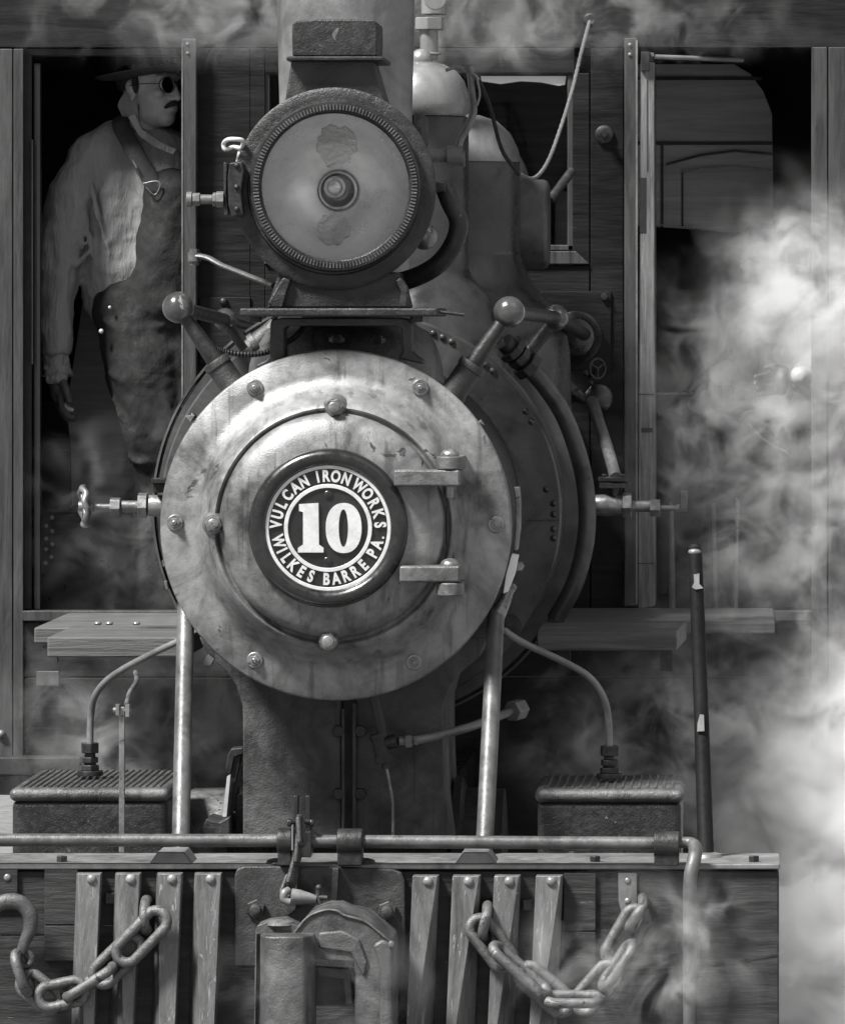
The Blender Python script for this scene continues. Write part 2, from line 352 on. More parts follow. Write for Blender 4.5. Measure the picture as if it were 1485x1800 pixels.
# ------------------------------------------------------------------ headlight
HY = .02
HC = P(588, 331, HY)
m = MB(); rr = L(175, HY)
m.lathe(HC, Yv, [(L(132), -.012), (L(132), -.022), (L(150), -.022), (L(153), -.006), (L(160), -.004), (L(172), -.006), (rr+.004, -.001), (rr+.004, .022), (rr-.012, .026), (rr-.012, .33), (0.02, .34)], n=128, cap=False)
hl = part('headlight', m, 'rough', sharp=50)
m = MB(); bc = P(590, 327, HY-.02)
m.lathe(bc, F, [(L(130), -.004), (L(130), .012), (L(133), .017), (L(148), .017), (L(151), .008), (L(151), -.004)], n=128, cap=False)
bez = build('bezel', m, M['iron'], hl)
m = MB()
for i in range(150):
    a = 2*math.pi*i/150; u = Vector((math.cos(a), 0, math.sin(a))); t = Vector((-math.sin(a), 0, math.cos(a))); q = []
    for dy in (.0165, .0215):
        for (dr, dt) in ((L(134.5), -.0026), (L(144), -.0026), (L(144), .0026), (L(134.5), .0026)):
            q.append(bc+F*dy+u*dr+t*dt*(.75 if dy > .02 else 1))
    m.add(q, [(0, 1, 2, 3), (7, 6, 5, 4), (0, 4, 5, 1), (1, 5, 6, 2), (2, 6, 7, 3), (3, 7, 4, 0)])
build('bezel_knurling', m, M['castl'], hl)
m = MB(); m.lathe(bc, Yv, [(L(131)*q_, .004+.085*(1-q_*q_)) for q_ in [1-i/24 for i in range(24)]], n=96, cap=False); refl = build('reflector', m, M['refl'], hl, sharp=60)
def bowl_y(dx, dz):
    q = min(.999, math.hypot(dx, dz)/L(131)); return bc.y+.004+.085*(1-q*q)
def patch(name, cx, cy, rx, ry, mt, seed):
    c = P(cx, cy, bc.y+.09); ringn = []
    random.seed(seed); js = [random.uniform(.86, 1.1) for _ in range(28)]
    for s_ in (1.0, .72, .45, .2, .01):
        rg = []
        for i in range(28):
            t = 2*math.pi*i/28; x = c.x+L(rx)*math.cos(t)*s_*js[i]; z = c.z+L(ry)*math.sin(t)*s_*js[i]; rg.append(Vector((x, bowl_y(x-bc.x, z-bc.z)-.0015, z)))
        ringn.append(rg)
    m = MB(); m.rings(ringn, cap=False); return build(name, m, mt, hl)
M['dull_patch'] = mat('dull_silvering', .42, .72, .36, .95, 14, .3)  # darker silvering for two irregular patches on the bowl
patch('lower_bowl_patch', 588, 402, 29, 29, M['dull_patch'], 3)
patch('upper_bowl_patch', 592, 258, 36, 37, M['dull_patch'], 5)
m = MB(); b_ = P(589, 329, bc.y+.045); m.ball(b_, L(20), n=32); M['lampglass'] = mat('lamp_glass', .45, .6, .12, .9, 5, .0, rvar=.03)
build('bulb', m, M['lampglass'], hl)
m = MB(); m.lathe(P(591, 333, bc.y+.005), Yv, [(L(34), .066), (L(30), .058), (L(24), .066), (L(18), .08)], n=48, cap=False); build('bulb_collar', m, M['refl'], hl)
m = MB(); m.lathe(bc, Yv, [(L(131), -.004), (L(90), -.010), (L(45), -.013), (.0005, -.014)], n=64, cap=False); build('lens', m, M['lens'], hl)
# housing chimney, flange, cap
m = MB(); yb = .30
a0 = [P(495,215,.07), P(512,105,.07), P(655,105,.07), P(687,215,.07)]
bk = [Vector((v.x, yb, v.z)) for v in a0]; m.add(a0+bk, [(0,3,2,1),(4,5,6,7),(0,1,5,4),(1,2,6,5),(2,3,7,6),(3,0,4,7)])
build('chimney_cone', m, M['cast'], hl, bevel=.006)
m = MB(); m.pbox(503, 98, 674, 106, .03, .36); build('chimney_flange', m, M['iron'], hl, bevel=.004)
m = MB(); pts = [(514,98),(513,60),(514,42),(518,36),(540,34),(590,33),(640,33),(657,34),(662,38),(663,60),(662,98)]; m.prism(pts, .06, .32); build('chimney_cap', m, M['rough'], hl, bevel=.008, segs=3)
# pedestal and shelf
m = MB(); a0 = [P(469,541,.03), P(490,478,.03), P(700,478,.03), P(716,541,.03)]; bk = [Vector((v.x, .33, v.z)) for v in a0]
m.add(a0+bk, [(0,3,2,1),(4,5,6,7),(0,1,5,4),(1,2,6,5),(2,3,7,6),(3,0,4,7)]); m.prism([(478,541),(470,533),(488,500),(498,486),(512,492),(505,512),(497,541)], .01, .03)
m.prism([(716,541),(718,505),(705,486),(694,492),(704,512),(700,541)], .01, .03)
build('pedestal', m, M['rough'], hl, bevel=.006)
m = MB(); m.pbox(421, 541, 770, 556, -.06, .40); shelf = part('headlight_shelf', m, 'rough', bevel=.006, segs=3)
m = MB(); m.tube([P(766, 547, .02), P(816, 553, .02)], .0045); build('tie_rod', m, M['iron'], shelf)
for x in (449, 732):
    m = MB(); m.cyl(P(x, 556, .0), P(x, 566, .0), .016, n=12); build('shelf_bolt', m, M['iron'], shelf)
m = MB(); o_ = [(475,566),(480,560),(500,558),(700,558),(716,560),(723,568),(724,618),(733,627),(742,632),(744,640),(700,630),(707,618),(705,578),(698,573),(505,573),(498,578),(500,628),(452,648),(450,641),(468,632),(474,626)]
m.prism(o_, .035, .16); part('shelf_bracket', m, 'cast', bevel=.005)
for (x, y) in ((592, 591), (664, 592)):
    m = MB(); m.cyl(P(x, y+12, .25), P(x, y-2, .25), .012, n=8); m.cyl(P(x, y+10, .25), P(x, y+2, .25), .02, n=6); part('stack_bolt', m, 'iron')
# latch, hinge block, burner fitting, wing key
m = MB(); m.prism([(403,285),(426,283),(429,300),(424,335),(428,378),(408,381),(401,360),(400,310)], -.03, .04); lt = build('latch_block', m, M['iron'], hl, bevel=.005)
m = MB(); m.prism([(393,284),(400,286),(398,340),(402,376),(394,379)], -.01, .05)
for y in (290, 328, 367): m.ball(P(416, y, -.032), .007, n=12)
build('hinge_leaf', m, M['rough'], hl, bevel=.003)
m = MB(); yy = 0.0
for x0, x1, r, hx in ((328, 338, 13.5, 0), (338, 352, 12, 1), (352, 374, 8.5, 0), (374, 380, 13, 1), (380, 394, 15, 1)):
    a, b = P(x0, 350, yy), P(x1, 350, yy); m.cyl(a, b, L(r), n=6 if hx else 24, ph=.3)
fit = part('burner_fitting', m, 'stack', bevel=.002)
m = MB(); m.tube([P(396,262,.02), P(393,252,.02), P(400,245,.0), P(414,244,-.01), P(427,247,.0), P(424,259,.02), P(410,258,.03)], .0055, closed=True); m.tube([P(423,262,.03), P(418,284,.03)], .006); part('wing_key', m, 'letter')
# curved pipe and clamp on the lamp's flank
m = MB(); m.tube([P(778,318,.18), P(790,352,.18), P(806,390,.19), P(796,430,.2), P(765,468,.22), P(715,492,.26), P(660,500,.3)], .0245, n=18); part('exhaust_pipe', m, 'iron')
m = MB(); m.pbox(760, 319, 782, 337, .12, .22); part('pipe_clamp', m, 'iron', bevel=.003)
m = MB(); m.ball(P(745, 415, .3), .035); part('union_cap', m, 'steel')
m = MB(); m.lathe(P(728, 232, .22), Vector((1, 0, 0)), [(.05, 0), (.05, .02), (.035, .035)], n=24); part('vent_boss', m, 'cast')

# ------------------------------------------------------------------ bell, domes, generator
def dome(name, px, prof, y, mt, n=72):
    c = P(px, 0, y); c.z = 0; m = MB(); m.lathe(c, (0, 0, 1), [(L(r, y), P(0, yy, y).z) for r, yy in prof], n=n); return part(name, m, mt)
bell = dome('bell', 740, [(78, 204), (84, 198), (86, 182), (84, 165), (76, 142), (62, 124), (42, 113), (20, 108), (2, 107)], 1.3, 'dome')
m = MB(); m.ball(P(740, 104, 1.3), L(20, 1.3), n=28, sq=(1, 1, .95)); build('bell_knob', m, M['dome'], bell)
sdm = dome('sand_dome', 738, [(165, 800), (160, 640), (145, 590), (136, 548), (122, 520), (104, 500), (92, 488), (87, 476), (86, 470), (86, 206), (70, 200), (2, 199)], 1.34, 'domeb')
sdm2 = dome('steam_dome', 806, [(200, 800), (196, 620), (186, 560), (165, 532), (140, 510), (122, 482), (110, 452), (108, 444), (108, 290), (107, 284), (103, 262), (90, 236), (66, 214), (36, 204), (2, 201)], 1.66, 'domeb')
m = MB(); cc = P(806, 0, 1.66); cc.z = 0
m.lathe(cc, (0, 0, 1), [(L(r, 1.66), P(0, y, 1.66).z) for r, y in ((109.5, 285), (108.5, 277), (104, 260), (91, 234), (67, 212), (37, 202), (2, 199))], n=72, cap=False); build('dome_cap', m, M['stack'], sdm2)
m = MB(); m.lathe(cc, (0, 0, 1), [(L(r, 1.66), P(0, y, 1.66).z) for r, y in ((109.2, 448), (109.2, 442))], n=72, cap=False); build('dome_band', m, M['black'], sdm2)
m = MB(); c = P(860, 394, 1.8); m.lathe(c, (1, 0, 0), [(L(60,1.8), 0), (L(78,1.8), .02), (L(79,1.8), L(96,1.8)), (L(76,1.8), L(102,1.8)), (L(68,1.8), L(106,1.8))], n=64)
gen = part('air_pump_drum', m, 'jacket')
m = MB(); m.ball(P(862, 330, 1.9), L(86, 1.9), n=40, sq=(.8, .8, 1)); build('pump_cover', m, M['jacket'], gen)
m = MB(); m.tube([P(966, 352, 1.9), P(1005, 300, 2.0)], .013); build('pump_pipe', m, M['iron'], gen)
# safety valve column
m = MB(); y = 1.45
for x0, x1, y0, y1 in ((738, 770, 104, 44), (732, 776, 96, 92), (728, 783, 52, 30), (740, 785, 25, -30)):
    a, b = P((x0+x1)/2, y0, y), P((x0+x1)/2, y1, y); m.cyl(a, b, L((x1-x0)/2, y), n=6 if y1 == 30 else 24, ph=.4)
m.cyl(P(765, -4, 1.38), P(765, -4, 1.34), L(21, 1), n=24)
part('safety_valve', m, 'dome', bevel=.003)
# bell crank with its shaft
m = MB(); m.tube([P(812,275,.85), P(806,268,.85), P(808,248,.85), P(822,222,.85), P(832,195,.85), P(829,160,.85), P(826,122,.85)], [.016, .014, .0125, .0125, .013, .0115, .011], n=16, squash=.8); m.ball(P(826, 121, .85), .014, n=16)
crank = part('bell_crank', m, 'stack')
m = MB(); m.cyl(P(745, 273, .85), P(795, 273, .85), .018, n=24); m.cyl(P(786, 273, .85), P(812, 273, .85), .027, n=24); m.cyl(P(812, 279, .85), P(817, 279, .85), .022, n=24); build('crank_shaft', m, M['stack'], crank)
m = MB(); m.tube([P(783,123,.86), P(805,117,.86), P(818,124,.85), P(832,130,.84), P(842,140,.84)], .0045); m.tube([P(838,135,.83), P(843,165,.83), P(838,185,.83)], .003); build('wire_tie', m, M['stack'], crank)
eye = P(1037, 34, 2.19)
m = MB(); m.tube([eye+Vector((math.cos(t), 0, math.sin(t)))*.013+F*.006 for t in [2*math.pi*i/12 for i in range(12)]], .0055, closed=True); part('cord_eye', m, 'iron')
m = MB(); pts = [P(842,140,.84), P(862,190,.95), P(882,262,1.1), P(912,306,1.25), P(938,313,1.4), P(962,285,1.55), P(985,225,1.7), P(1005,160,1.85), P(1022,90,2.02), P(1036,37,2.185)]
m.tube(pts[3:], .0055, n=8, sub=14, corr=.12); bc_ = build('bell_cord', m, M['rope'])
setp(bc_, 'slack bell cord looping from the crank lever up to an eye in the cab', 'rope')
m = MB(); m.tube(pts[:4], .0058, n=8, sub=12); build('tarred_end', m, M['cord'], bc_)

# ------------------------------------------------------------------ handrails with ball stanchions
def rail(b1, b2, f1, f2, s1, base, col, mn='handrail'):
    (x1, y1, r1), (x2, y2, r2) = b1, b2; d1, d2 = .06, 1.15
    A, B = P(x1, y1, d1), P(x2, y2, d2)
    m = MB(); m.tube([A, B], .0175, n=20)
    rl = part(mn, m, 'iron')
    for Q, r in ((A, L(r1, d1)), (B, L(r2, d2))):
        q = MB(); q.ball(Q, r, n=32); build('ball_joint', q, M['bulb'], rl)
    q = MB(); E = P(*base, d1); q.tube([A, A.lerp(E, .97)], [.0155, .023], n=20); build('stanchion', q, M['iron'], rl)
    q = MB(); dr = (E-A).normalized(); q.lathe(E-dr*.012, dr, [(.034, 0), (.036, .004), (.036, .018), (.033, .020), (.033, .085), (.036, .09), (.036, .12)], n=32); build('stanchion_collar', q, M['cast'], rl)
    q = MB(); E2 = P(*s1, d2); q.tube([B, E2], .018, n=16); build('rear_stanchion', q, M['iron'], rl)
    return rl, B
rl, B = rail((313, 540, 28), (396, 562, 21), 0, 0, (450, 635), (383, 640), 0)
m = MB(); m.tube([B, P(445, 575, 2.1)], .015); build('rail_tail', m, M['iron'], rl)
rl2, B = rail((895, 548, 28), (977, 558, 23), 0, 0, (925, 625), (828, 645), 0)
m = MB(); m.tube([B, P(1028, 588, 2.15)], .018); build('rail_tail', m, M['iron'], rl2)
m = MB(); m.lathe(P(1012, 592, 2.19), F, [(L(46,2), 0), (L(46,2), .02), (L(38,2), .03), (L(33,2), .05), (L(20,2), .06)], n=48); build('rail_flange', m, M['black'], rl2)
m = MB(); m.tube([P(340,449,.30), P(365,453,.28), P(390,466,.25), P(420,478,.2), P(450,490,.15), P(482,502,.1)], [.013, .012, .011, .0115, .012, .012], n=12, squash=.6); m.cyl(P(342,466,.30), P(342,437,.30), .012, n=6); m.cyl(P(342,459,.30), P(342,443,.30), .017, n=20); part('stay_rod', m, 'brace')
# flexible conduit
m = MB(); m.tube([P(378,612,.2), P(400,619,.2), P(435,623,.2), P(468,619,.2), P(492,608,.22), P(520,590,.25), P(545,562,.3)], .0075, n=10, sub=12, corr=.17); part('flexible_conduit', m, 'iron')
m = MB(); m.cyl(P(440, 612, .5), P(487, 572, .5), .025, n=20); m.cyl(P(444, 607, .48), P(452, 601, .48), .03, n=20); part('lubricator_pipe', m, 'castl')
m = MB(); m.prism([(445,622),(478,596),(478,606),(450,628)], .3, .32); part('bracket_tab', m, 'steel')

# union and big curved pipe
m = MB(); U = [P(886,600,.9), P(935,652,.95)]; d = (U[1]-U[0])
for t0, t1, r in ((.18, .36, .041), (.42, .62, .036), (.68, .92, .043)): m.cyl(U[0]+d*t0, U[0]+d*t1, r, n=8)
m.cyl(U[0], U[1], .026, n=20); m.prism([(884,592),(895,586),(900,594),(890,606)], .85, .9); part('pipe_union', m, 'iron', bevel=.003)
m = MB(); m.tube([P(928,645,.95), P(955,675,1.0), P(988,725,1.1), P(1012,785,1.15), P(1027,845,1.2), P(1032,905,1.2), P(1027,965,1.2), P(1008,1030,1.2), P(975,1090,1.2)], .024, n=20); part('delivery_pipe', m, 'jacket')

# left blower valve
def hx(m, px, py, y, half_w, r): m.cyl(P(px-half_w, py, y), P(px+half_w, py, y), L(r, y), n=6, ph=.2)
vy = .9
m = MB(); m.cyl(P(262, 889, vy), P(300, 889, vy), L(19, vy), n=28); m.cyl(P(214, 890, vy), P(245, 890, vy), L(10, vy), n=20); hx(m, 251, 888, vy, 8, 23); hx(m, 203, 891, vy, 9, 17); m.cyl(P(160, 891, vy), P(196, 891, vy), L(5.5, vy), n=16)
m.cyl(P(157, 891, vy), P(165, 891, vy), L(9, vy), n=16)
bv = part('blower_valve', m, 'steel', bevel=.002)
m = MB(); wc = P(148, 890, vy); tl = Matrix.Rotation(R(12), 3, 'Z')@Matrix.Rotation(R(-4), 3, 'Y')
cir = [wc+tl@Vector((0.004*math.sin(6*t), math.cos(t)*.052, math.sin(t)*.050)) for t in [2*math.pi*i/24 for i in range(24)]]
m.tube(cir, .0085, closed=True, n=12, sub=2)
for t in range(4): m.tube([wc, wc+tl@Vector((0, math.cos(R(45+90*t))*.05, math.sin(R(45+90*t))*.05))], .006)
m.cyl(wc-Vector((.014, 0, 0)), wc+Vector((.014, 0, 0)), .014); build('valve_wheel', m, M['steel'], bv)
m = MB(); m.pbox(266, 841, 292, 850, .8, .9); m.pbox(268, 850, 292, 866, .82, .9); part('grab_bracket', m, 'iron', bevel=.002)
# right injector valve
vy = 1.4
m = MB(); m.lathe(P(1030, 888, vy), (1, 0, 0), [(L(12,vy), 0), (L(18,vy), L(14,vy)), (L(19.5,vy), L(38,vy)), (L(17,vy), L(64,vy))], n=32); hx(m, 1102, 888, vy, 8, 23); m.cyl(P(1110, 890, vy), P(1143, 890, vy), L(10, vy), n=20); hx(m, 1151, 893, vy, 9, 16)
m.cyl(P(1160, 893, vy), P(1200, 893, vy), L(4.5, vy), n=16); m.cyl(P(1188, 893, vy), P(1206, 893, vy), L(7, vy), n=8)
iv = part('injector_valve', m, 'steel', bevel=.002)
m = MB(); m.pbox(1195, 863, 1208, 895, vy-.02, vy+.0); build('valve_lever', m, M['stack'], iv, bevel=.002)
m = MB(); m.cyl(P(1078, 846, vy), P(1078, 838, vy), L(27, vy), n=32); m.cyl(P(1078, 858, vy), P(1078, 848, vy), L(25, vy), n=32); m.cyl(P(1078, 875, vy), P(1078, 856, vy), L(9, vy), n=16)
for x in (1062, 1094): m.cyl(P(x, 838, vy-.02), P(x, 833, vy-.02), L(5, vy), n=6)
build('valve_flange', m, M['iron'], iv, bevel=.002)
m = MB(); m.tube([P(1082, 840, vy), P(1068, 790, 1.6), P(1050, 735, 1.85), P(1042, 706, 2.12)], .0165, n=18); build('steam_pipe', m, M['steel'], iv)
m = MB(); m.lathe(P(1052, 700, 2.19), F, [(L(25,2), 0), (L(25,2), .02), (L(16,2), .03)], n=32); build('wall_rosette', m, M['black'], iv)
gy = 2.0
m = MB(); gc = P(1050, 648, gy)
m.tube([gc+Matrix.Rotation(R(35), 3, 'Z')@Vector((math.cos(t)*.026, 0, math.sin(t)*.028)) for t in [2*math.pi*i/16 for i in range(16)]], .0035, closed=True)
for t in range(3): m.tube([gc, gc+Matrix.Rotation(R(35), 3, 'Z')@Vector((math.cos(R(30+120*t))*.025, 0, math.sin(R(30+120*t))*.027))], .003)
m.tube([gc, P(1036, 662, 2.15)], .006); m.ball(P(1030, 656, 2.08), .009, n=10); m.ball(P(1038, 672, 2.08), .008, n=10); part('gauge_cock', m, 'iron')
m = MB(); m.tube([P(965, 650, 1.9), P(1000, 685, 1.95), P(1022, 702, 2.0)], .012); m.cyl(P(992, 672, 1.95), P(1006, 688, 1.95), .02, n=6); m.cyl(P(1012, 690, 2), P(1020, 700, 2), .018, n=6); part('feed_pipe', m, 'iron')

# ------------------------------------------------------------------ saddle under the smokebox
SY = .30
m = MB(); pts = [(350,1120),(362,1148),(395,1178),(415,1205),(426,1238),(427,1262),(427,1480),(600,1480),(600,1130)]
m.prism(pts, SY, 1.0); m.prism([(625,1130),(625,1480),(795,1480),(788,1440),(781,1400),(778,1300),(778,1245),(790,1205),(812,1180),(842,1155),(858,1120)], SY, 1.0)
m.prism([(600,1130),(600,1480),(625,1480),(625,1130)], SY+.03, .98)
m.pbox(600, 1245, 606, 1480, SY-.02, SY); m.pbox(619, 1235, 626, 1480, SY-.02, SY)
sad = part('smokebox_saddle', m, 'saddle', bevel=.008)
for (x, y) in ((596, 1285), (634, 1285), (596, 1395), (634, 1395)):
    m = MB(); m.hexn(P(x, y, SY+.001), F, .016, .022); build('saddle_bolt', m, M['cast'], sad)
m = MB(); m.tube([P(655,1215,.2), P(666,1262,.2), P(674,1300,.2)], .013); m.cyl(P(664, 1290, .2), P(676, 1338, .2), .0205, n=20); m.cyl(P(664, 1290, .2), P(667, 1298, .2), .024, n=20); m.cyl(P(673, 1329, .2), P(677, 1340, .2), .024, n=20)
m.cyl(P(670, 1307, .2), P(697, 1303, .2), .018, n=20); m.cyl(P(677, 1340, .2), P(679, 1352, .2), .010, n=6)
dt = part('drain_tee', m, 'cast')
m = MB(); m.tube([P(679,1350,.2), P(684,1375,.2), P(690,1415,.2), P(691,1475,.2)], .004); build('drain_tube', m, M['steel'], dt)
m = MB(); m.tube([P(700,1303,.2), P(740,1300,.22), P(820,1280,.3), P(880,1258,.45), P(908,1248,.5)], .0115, n=16); m.cyl(P(713, 1304, .2), P(724, 1303, .2), .017, n=6); m.cyl(P(728, 1303, .2), P(734, 1302, .2), .012, n=6); build('drain_pipe', m, M['stack'], dt)
m = MB(); m.cyl(P(899, 1251, .48), P(916, 1246, .52), .028, n=6); build('drain_flange', m, M['stack'], dt, bevel=.003)

# ------------------------------------------------------------------ braces from smokebox to pilot beam
for (x0, y0, x1, y1) in ((327, 1062, 317, 1500), (872, 1070, 851, 1500)):
    m = MB(); m.tube([P(x0, y0, .09), P(x1, y1, -.36)], L(15.5, -.1), n=28); br = part('front_brace', m, 'brace')
m = MB(); m.tube([P(897, 1032, .05), P(885, 1060, .07), P(874, 1080, .08)], [.012, .017, .022]); part('brace_head', m, 'steel')

# ------------------------------------------------------------------ steam chests
def chest(x0, x1, yt, yb_, yf, ybk, capm, nribs, capx=0):
    m = MB(); a = P(x0, yt+16, yf); b = P(x1, 1560, yf); m.box((a.x+.006, yf+.006, a.z), (b.x-.006, ybk, b.z)); ch = part('steam_chest', m, 'rough', bevel=.02, segs=3)
    m = MB(); a = P(x0, yt-4, yf); b = P(x1, yt+20, yf); m.box((a.x, yf-.004, a.z), (b.x, ybk+.004, b.z)); build('chest_cover', m, M['castl'], ch, bevel=.018, segs=4)
    m = MB()
    for i in range(nribs):
        x = a.x+.03+(b.x-a.x-.06)*i/(nribs-1); m.cyl((x, yf+.02, a.z), (x, ybk-.02, a.z), .0042, n=8)
    build('cover_ribs', m, M['castl'], ch)
    return ch
chl = chest(16, 298, 1390, 0, -.02, .62, 'cast', 21); chr_ = chest(940, 1202, 1392, 0, -.02, .48, 'cast', 16)
def oilpipe(pts, nx, ny, ch, y):
    m = MB(); m.tube(pts, .0088, n=16); pp = part('oil_pipe', m, 'stack')
    m = MB()
    for (y0, y1, r, n) in ((ny-34, ny-16, 17, 6), (ny-16, ny-9, 10, 20), (ny-9, ny+1, 16, 6), (ny+1, ny+5, 11, 20), (ny+5, ny+15, 17.5, 6), (ny+15, ny+24, 23, 24)):
        m.cyl(P(nx, y0, y), P(nx, y1, y), L(r, y), n=n, ph=.3)
    build('pipe_nuts', m, M['iron'], pp, bevel=.002)
oilpipe([P(335,1118,.1), P(313,1128,.12), P(262,1152,.18), P(200,1187,.25), P(170,1218,.28), P(160,1255,.3), P(158,1315,.3)], 158, 1340, chl, .3)
oilpipe([P(880,1098,.12), P(893,1113,.12), P(925,1133,.14), P(990,1163,.18), P(1035,1190,.2), P(1060,1225,.22), P(1069,1265,.24), P(1071,1320,.24)], 1071, 1345, chr_, .24)
m = MB(); m.cyl(P(884, 1090, .15), P(893, 1108, .12), .018, n=6); m.lathe(P(897, 1100, .2), F, [(.03, 0), (.03, .01)], n=24); part('elbow_nut', m, 'iron')
# lever rod with clevis
m = MB(); a = P(209, 1245, -.18); m.pbox(209, 1243, 219, 1500, -.18, -.166); lv = part('drain_cock_lever', m, 'steel', bevel=.002)
m = MB(); m.cyl(P(199, 1249, -.172), P(231, 1249, -.172), .0075, n=12); m.pbox(203, 1239, 209, 1258, -.19, -.155); m.pbox(220, 1239, 227, 1260, -.19, -.155); m.tube([P(222,1240,-.15), P(228,1218,.0), P(240,1198,.15), P(238,1182,.3)], .006); build('clevis', m, M['steel'], lv)
# leading wheel behind the beam, brake hanger, guide bar
m = MB(); wc = P(372, 1560, .75); m.lathe(Vector((P(335,1500,.75).x, .75, wc.z)), (1, 0, 0), [(.12, .02), (.255, 0), (.26, .01), (.262, L(62,.75)), (.29, L(70,.75)), (.29, L(78,.75)), (.25, L(80,.75)), (.1, L(76,.75))], n=64); part('wheel', m, 'steel')
wo_ = MB(); wo_.lathe(Vector((P(800,1500,.75).x, .75, wc.z)), (1, 0, 0), [(.1, .0), (.25, 0), (.29, .0), (.29, .02), (.262, .03), (.26, .13), (.12, .13)], n=64); part('wheel', wo_, 'iron')
m = MB(); m.prism([(396,1356),(400,1328),(406,1316),(428,1314),(428,1326),(412,1332),(407,1358)], .35, .42); m.prism([(408,1330),(426,1326),(410,1400),(404,1450),(394,1450),(400,1395)], .36, .44); part('brake_hanger', m, 'iron', bevel=.004)
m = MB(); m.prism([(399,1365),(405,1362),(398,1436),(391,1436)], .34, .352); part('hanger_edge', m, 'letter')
m = MB(); m.prism([(362,1440),(385,1446),(404,1436),(404,1470),(350,1470)], .3, .5); part('brake_shoe', m, 'cast', bevel=.004)
# engine frames running back underneath, dark
for x in (430, 770):
    m = MB(); m.pbox(x-14, 1400, x+14, 1560, .4, 3.4); part('frame_rail', m, 'black')
# ------------------------------------------------------------------ running boards
def plank(pts_top, th, yf, ybk, mt='woodh', nm='running_board'):
    pass
def board(x0f, x1f, ytop, h, yf, ybk, xoff0=0, xoff1=0):
    a, b = P(x0f, ytop, yf), P(x1f, ytop, yf); t = L(h, yf); m = MB()
    vs = [(a.x, yf, a.z), (b.x, yf, b.z), (b.x+xoff1, ybk, b.z), (a.x+xoff0, ybk, a.z)]
    m.add([Vector(v) for v in vs]+[Vector(v)-Vector((0, 0, t)) for v in vs], [(0,1,2,3),(7,6,5,4),(0,4,5,1),(1,5,6,2),(2,6,7,3),(3,7,4,0)])
    return part('running_board', m, 'woodh', bevel=.005)
board(83, 330, 1120, 36, .55, 1.2); rb = board(60, 330, 1103, 28, 1.24, 2.1)
board(943, 1190, 1110, 34, .7, 1.25, .0, .02); board(985, 1362, 1094, 20, 1.3, 2.15)
m = MB()
for x in (172, 192, 240): m.ball(P(x, 1096, 1.3), .011, n=12, sq=(1, 1, .6))
build('board_bolts', m, M['dome'], rb)
m = MB(); m.pbox(75, 1130, 100, 1165, 1.25, 1.3); part('board_bracket', m, 'iron')
for (x,) in ((1160,), (980,)):
    m = MB(); m.pbox(x, 1143, x+22, 1180, .9, .95); part('board_bracket', m, 'iron')

# ------------------------------------------------------------------ cab
CY = 2.2
cab_root = MB(); cab_root.pbox(-70, -300, 1570, 82, CY, CY+.05); cab = part('cab_fascia', cab_root, 'cab')
def cp(name, rects, mt, y0=CY, th=.05, bevel=.003, parent=None):
    m = MB()
    for r in rects: m.pbox(*r, y0, y0+th)
    return part(name, m, mt, parent=parent, bevel=bevel)
cp('corner_post', [(-70, 85, 22, 1330), (23.5, 85, 41, 1330)], 'cabv', CY-.004)
cp('corner_post', [(1426, 82, 1454, 1520), (1456, 82, 1570, 1520)], 'cabv', CY-.004)
cp('front_wall', [(345, 84, 440, 1074), (440, 84, 466, 1074), (466, 84, 1010, 128), (466, 466, 1036, 1074), (600, 128, 790, 466), (1006, 128, 1036, 466), (1038, 84, 1096, 1074)], 'cab')
cp('front_wall', [(38, 1074, 1428, 1092)], 'cabv', CY-.02, .07)
cp('lower_wall', [(38, 1094, 1424, 1190), (38, 1192, 1424, 1560)], 'cab', CY+.004, bevel=.003)
cp('sill_beam', [(-70, 1332, 140, 1362)], 'iron', CY-.12, .1); cp('sill_beam', [(-70, 1364, 120, 1398)], 'iron', CY-.06, .1)
cp('lower_strap', [(64, 1180, 104, 1206)], 'cabv', CY-.01, .012)
# windows in the front sheet
for (x0, x1, hid) in ((466, 600, 1), (790, 1006, 0)):
    fr = cp('window_frame', [(x0-2, 122, x1+2, 130), (x0-2, 130, x0+8, 440), (x1-9, 130, x1+2, 440), (x0-2, 430, x1+2, 440)], 'cabv', CY+.01, .03)
    m = MB(); m.pbox(x0+6, 128, x1-7, 434, CY+.025, CY+.028); build('pane', m, M['glass'], fr)
    m = MB(); m.prism([(x0-2,441),(x1+6,441),(x1+30,464),(x0-2,464)], CY-.012, CY+.03); build('sill', m, M['cabv'], fr, bevel=.003)
m = MB(); m.prism([(845,133),(995,133),(993,148),(982,150),(950,144),(915,142),(880,147),(846,142)], CY+.02, CY+.0225); part('pane_reflection', m, 'white')  # white strip added to imitate a reflection across the pane
# left doorway: jambs, glass edge, grab board
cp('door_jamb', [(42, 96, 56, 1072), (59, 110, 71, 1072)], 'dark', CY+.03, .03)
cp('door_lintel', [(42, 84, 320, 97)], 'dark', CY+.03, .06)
m = MB(); m.pbox(55, 245, 58, 640, CY+.02, CY+.03); part('glass_edge', m, 'cabv')
gb = cp('grab_board', [(320, 67, 345, 1060)], 'cabv', CY-.05, .05)
m = MB(); m.pbox(319, 75, 321.5, 1050, CY-.052, CY-.04)
for y in (77, 93): m.ball(P(330, y, CY-.05), .006, n=10)
m.ball(P(332, 706, CY-.05), .006, n=10); build('board_edge', m, M['stack'], gb)
gb2 = cp('grab_board', [(1097, 66, 1119, 1066)], 'cabv', CY-.05, .05)
m = MB(); m.pbox(1117, 70, 1120.5, 1062, CY-.052, CY-.04)
for y in (78, 95): m.ball(P(1107, y, CY-.05), .006, n=10)
build('board_edge', m, M['stack'], gb2)
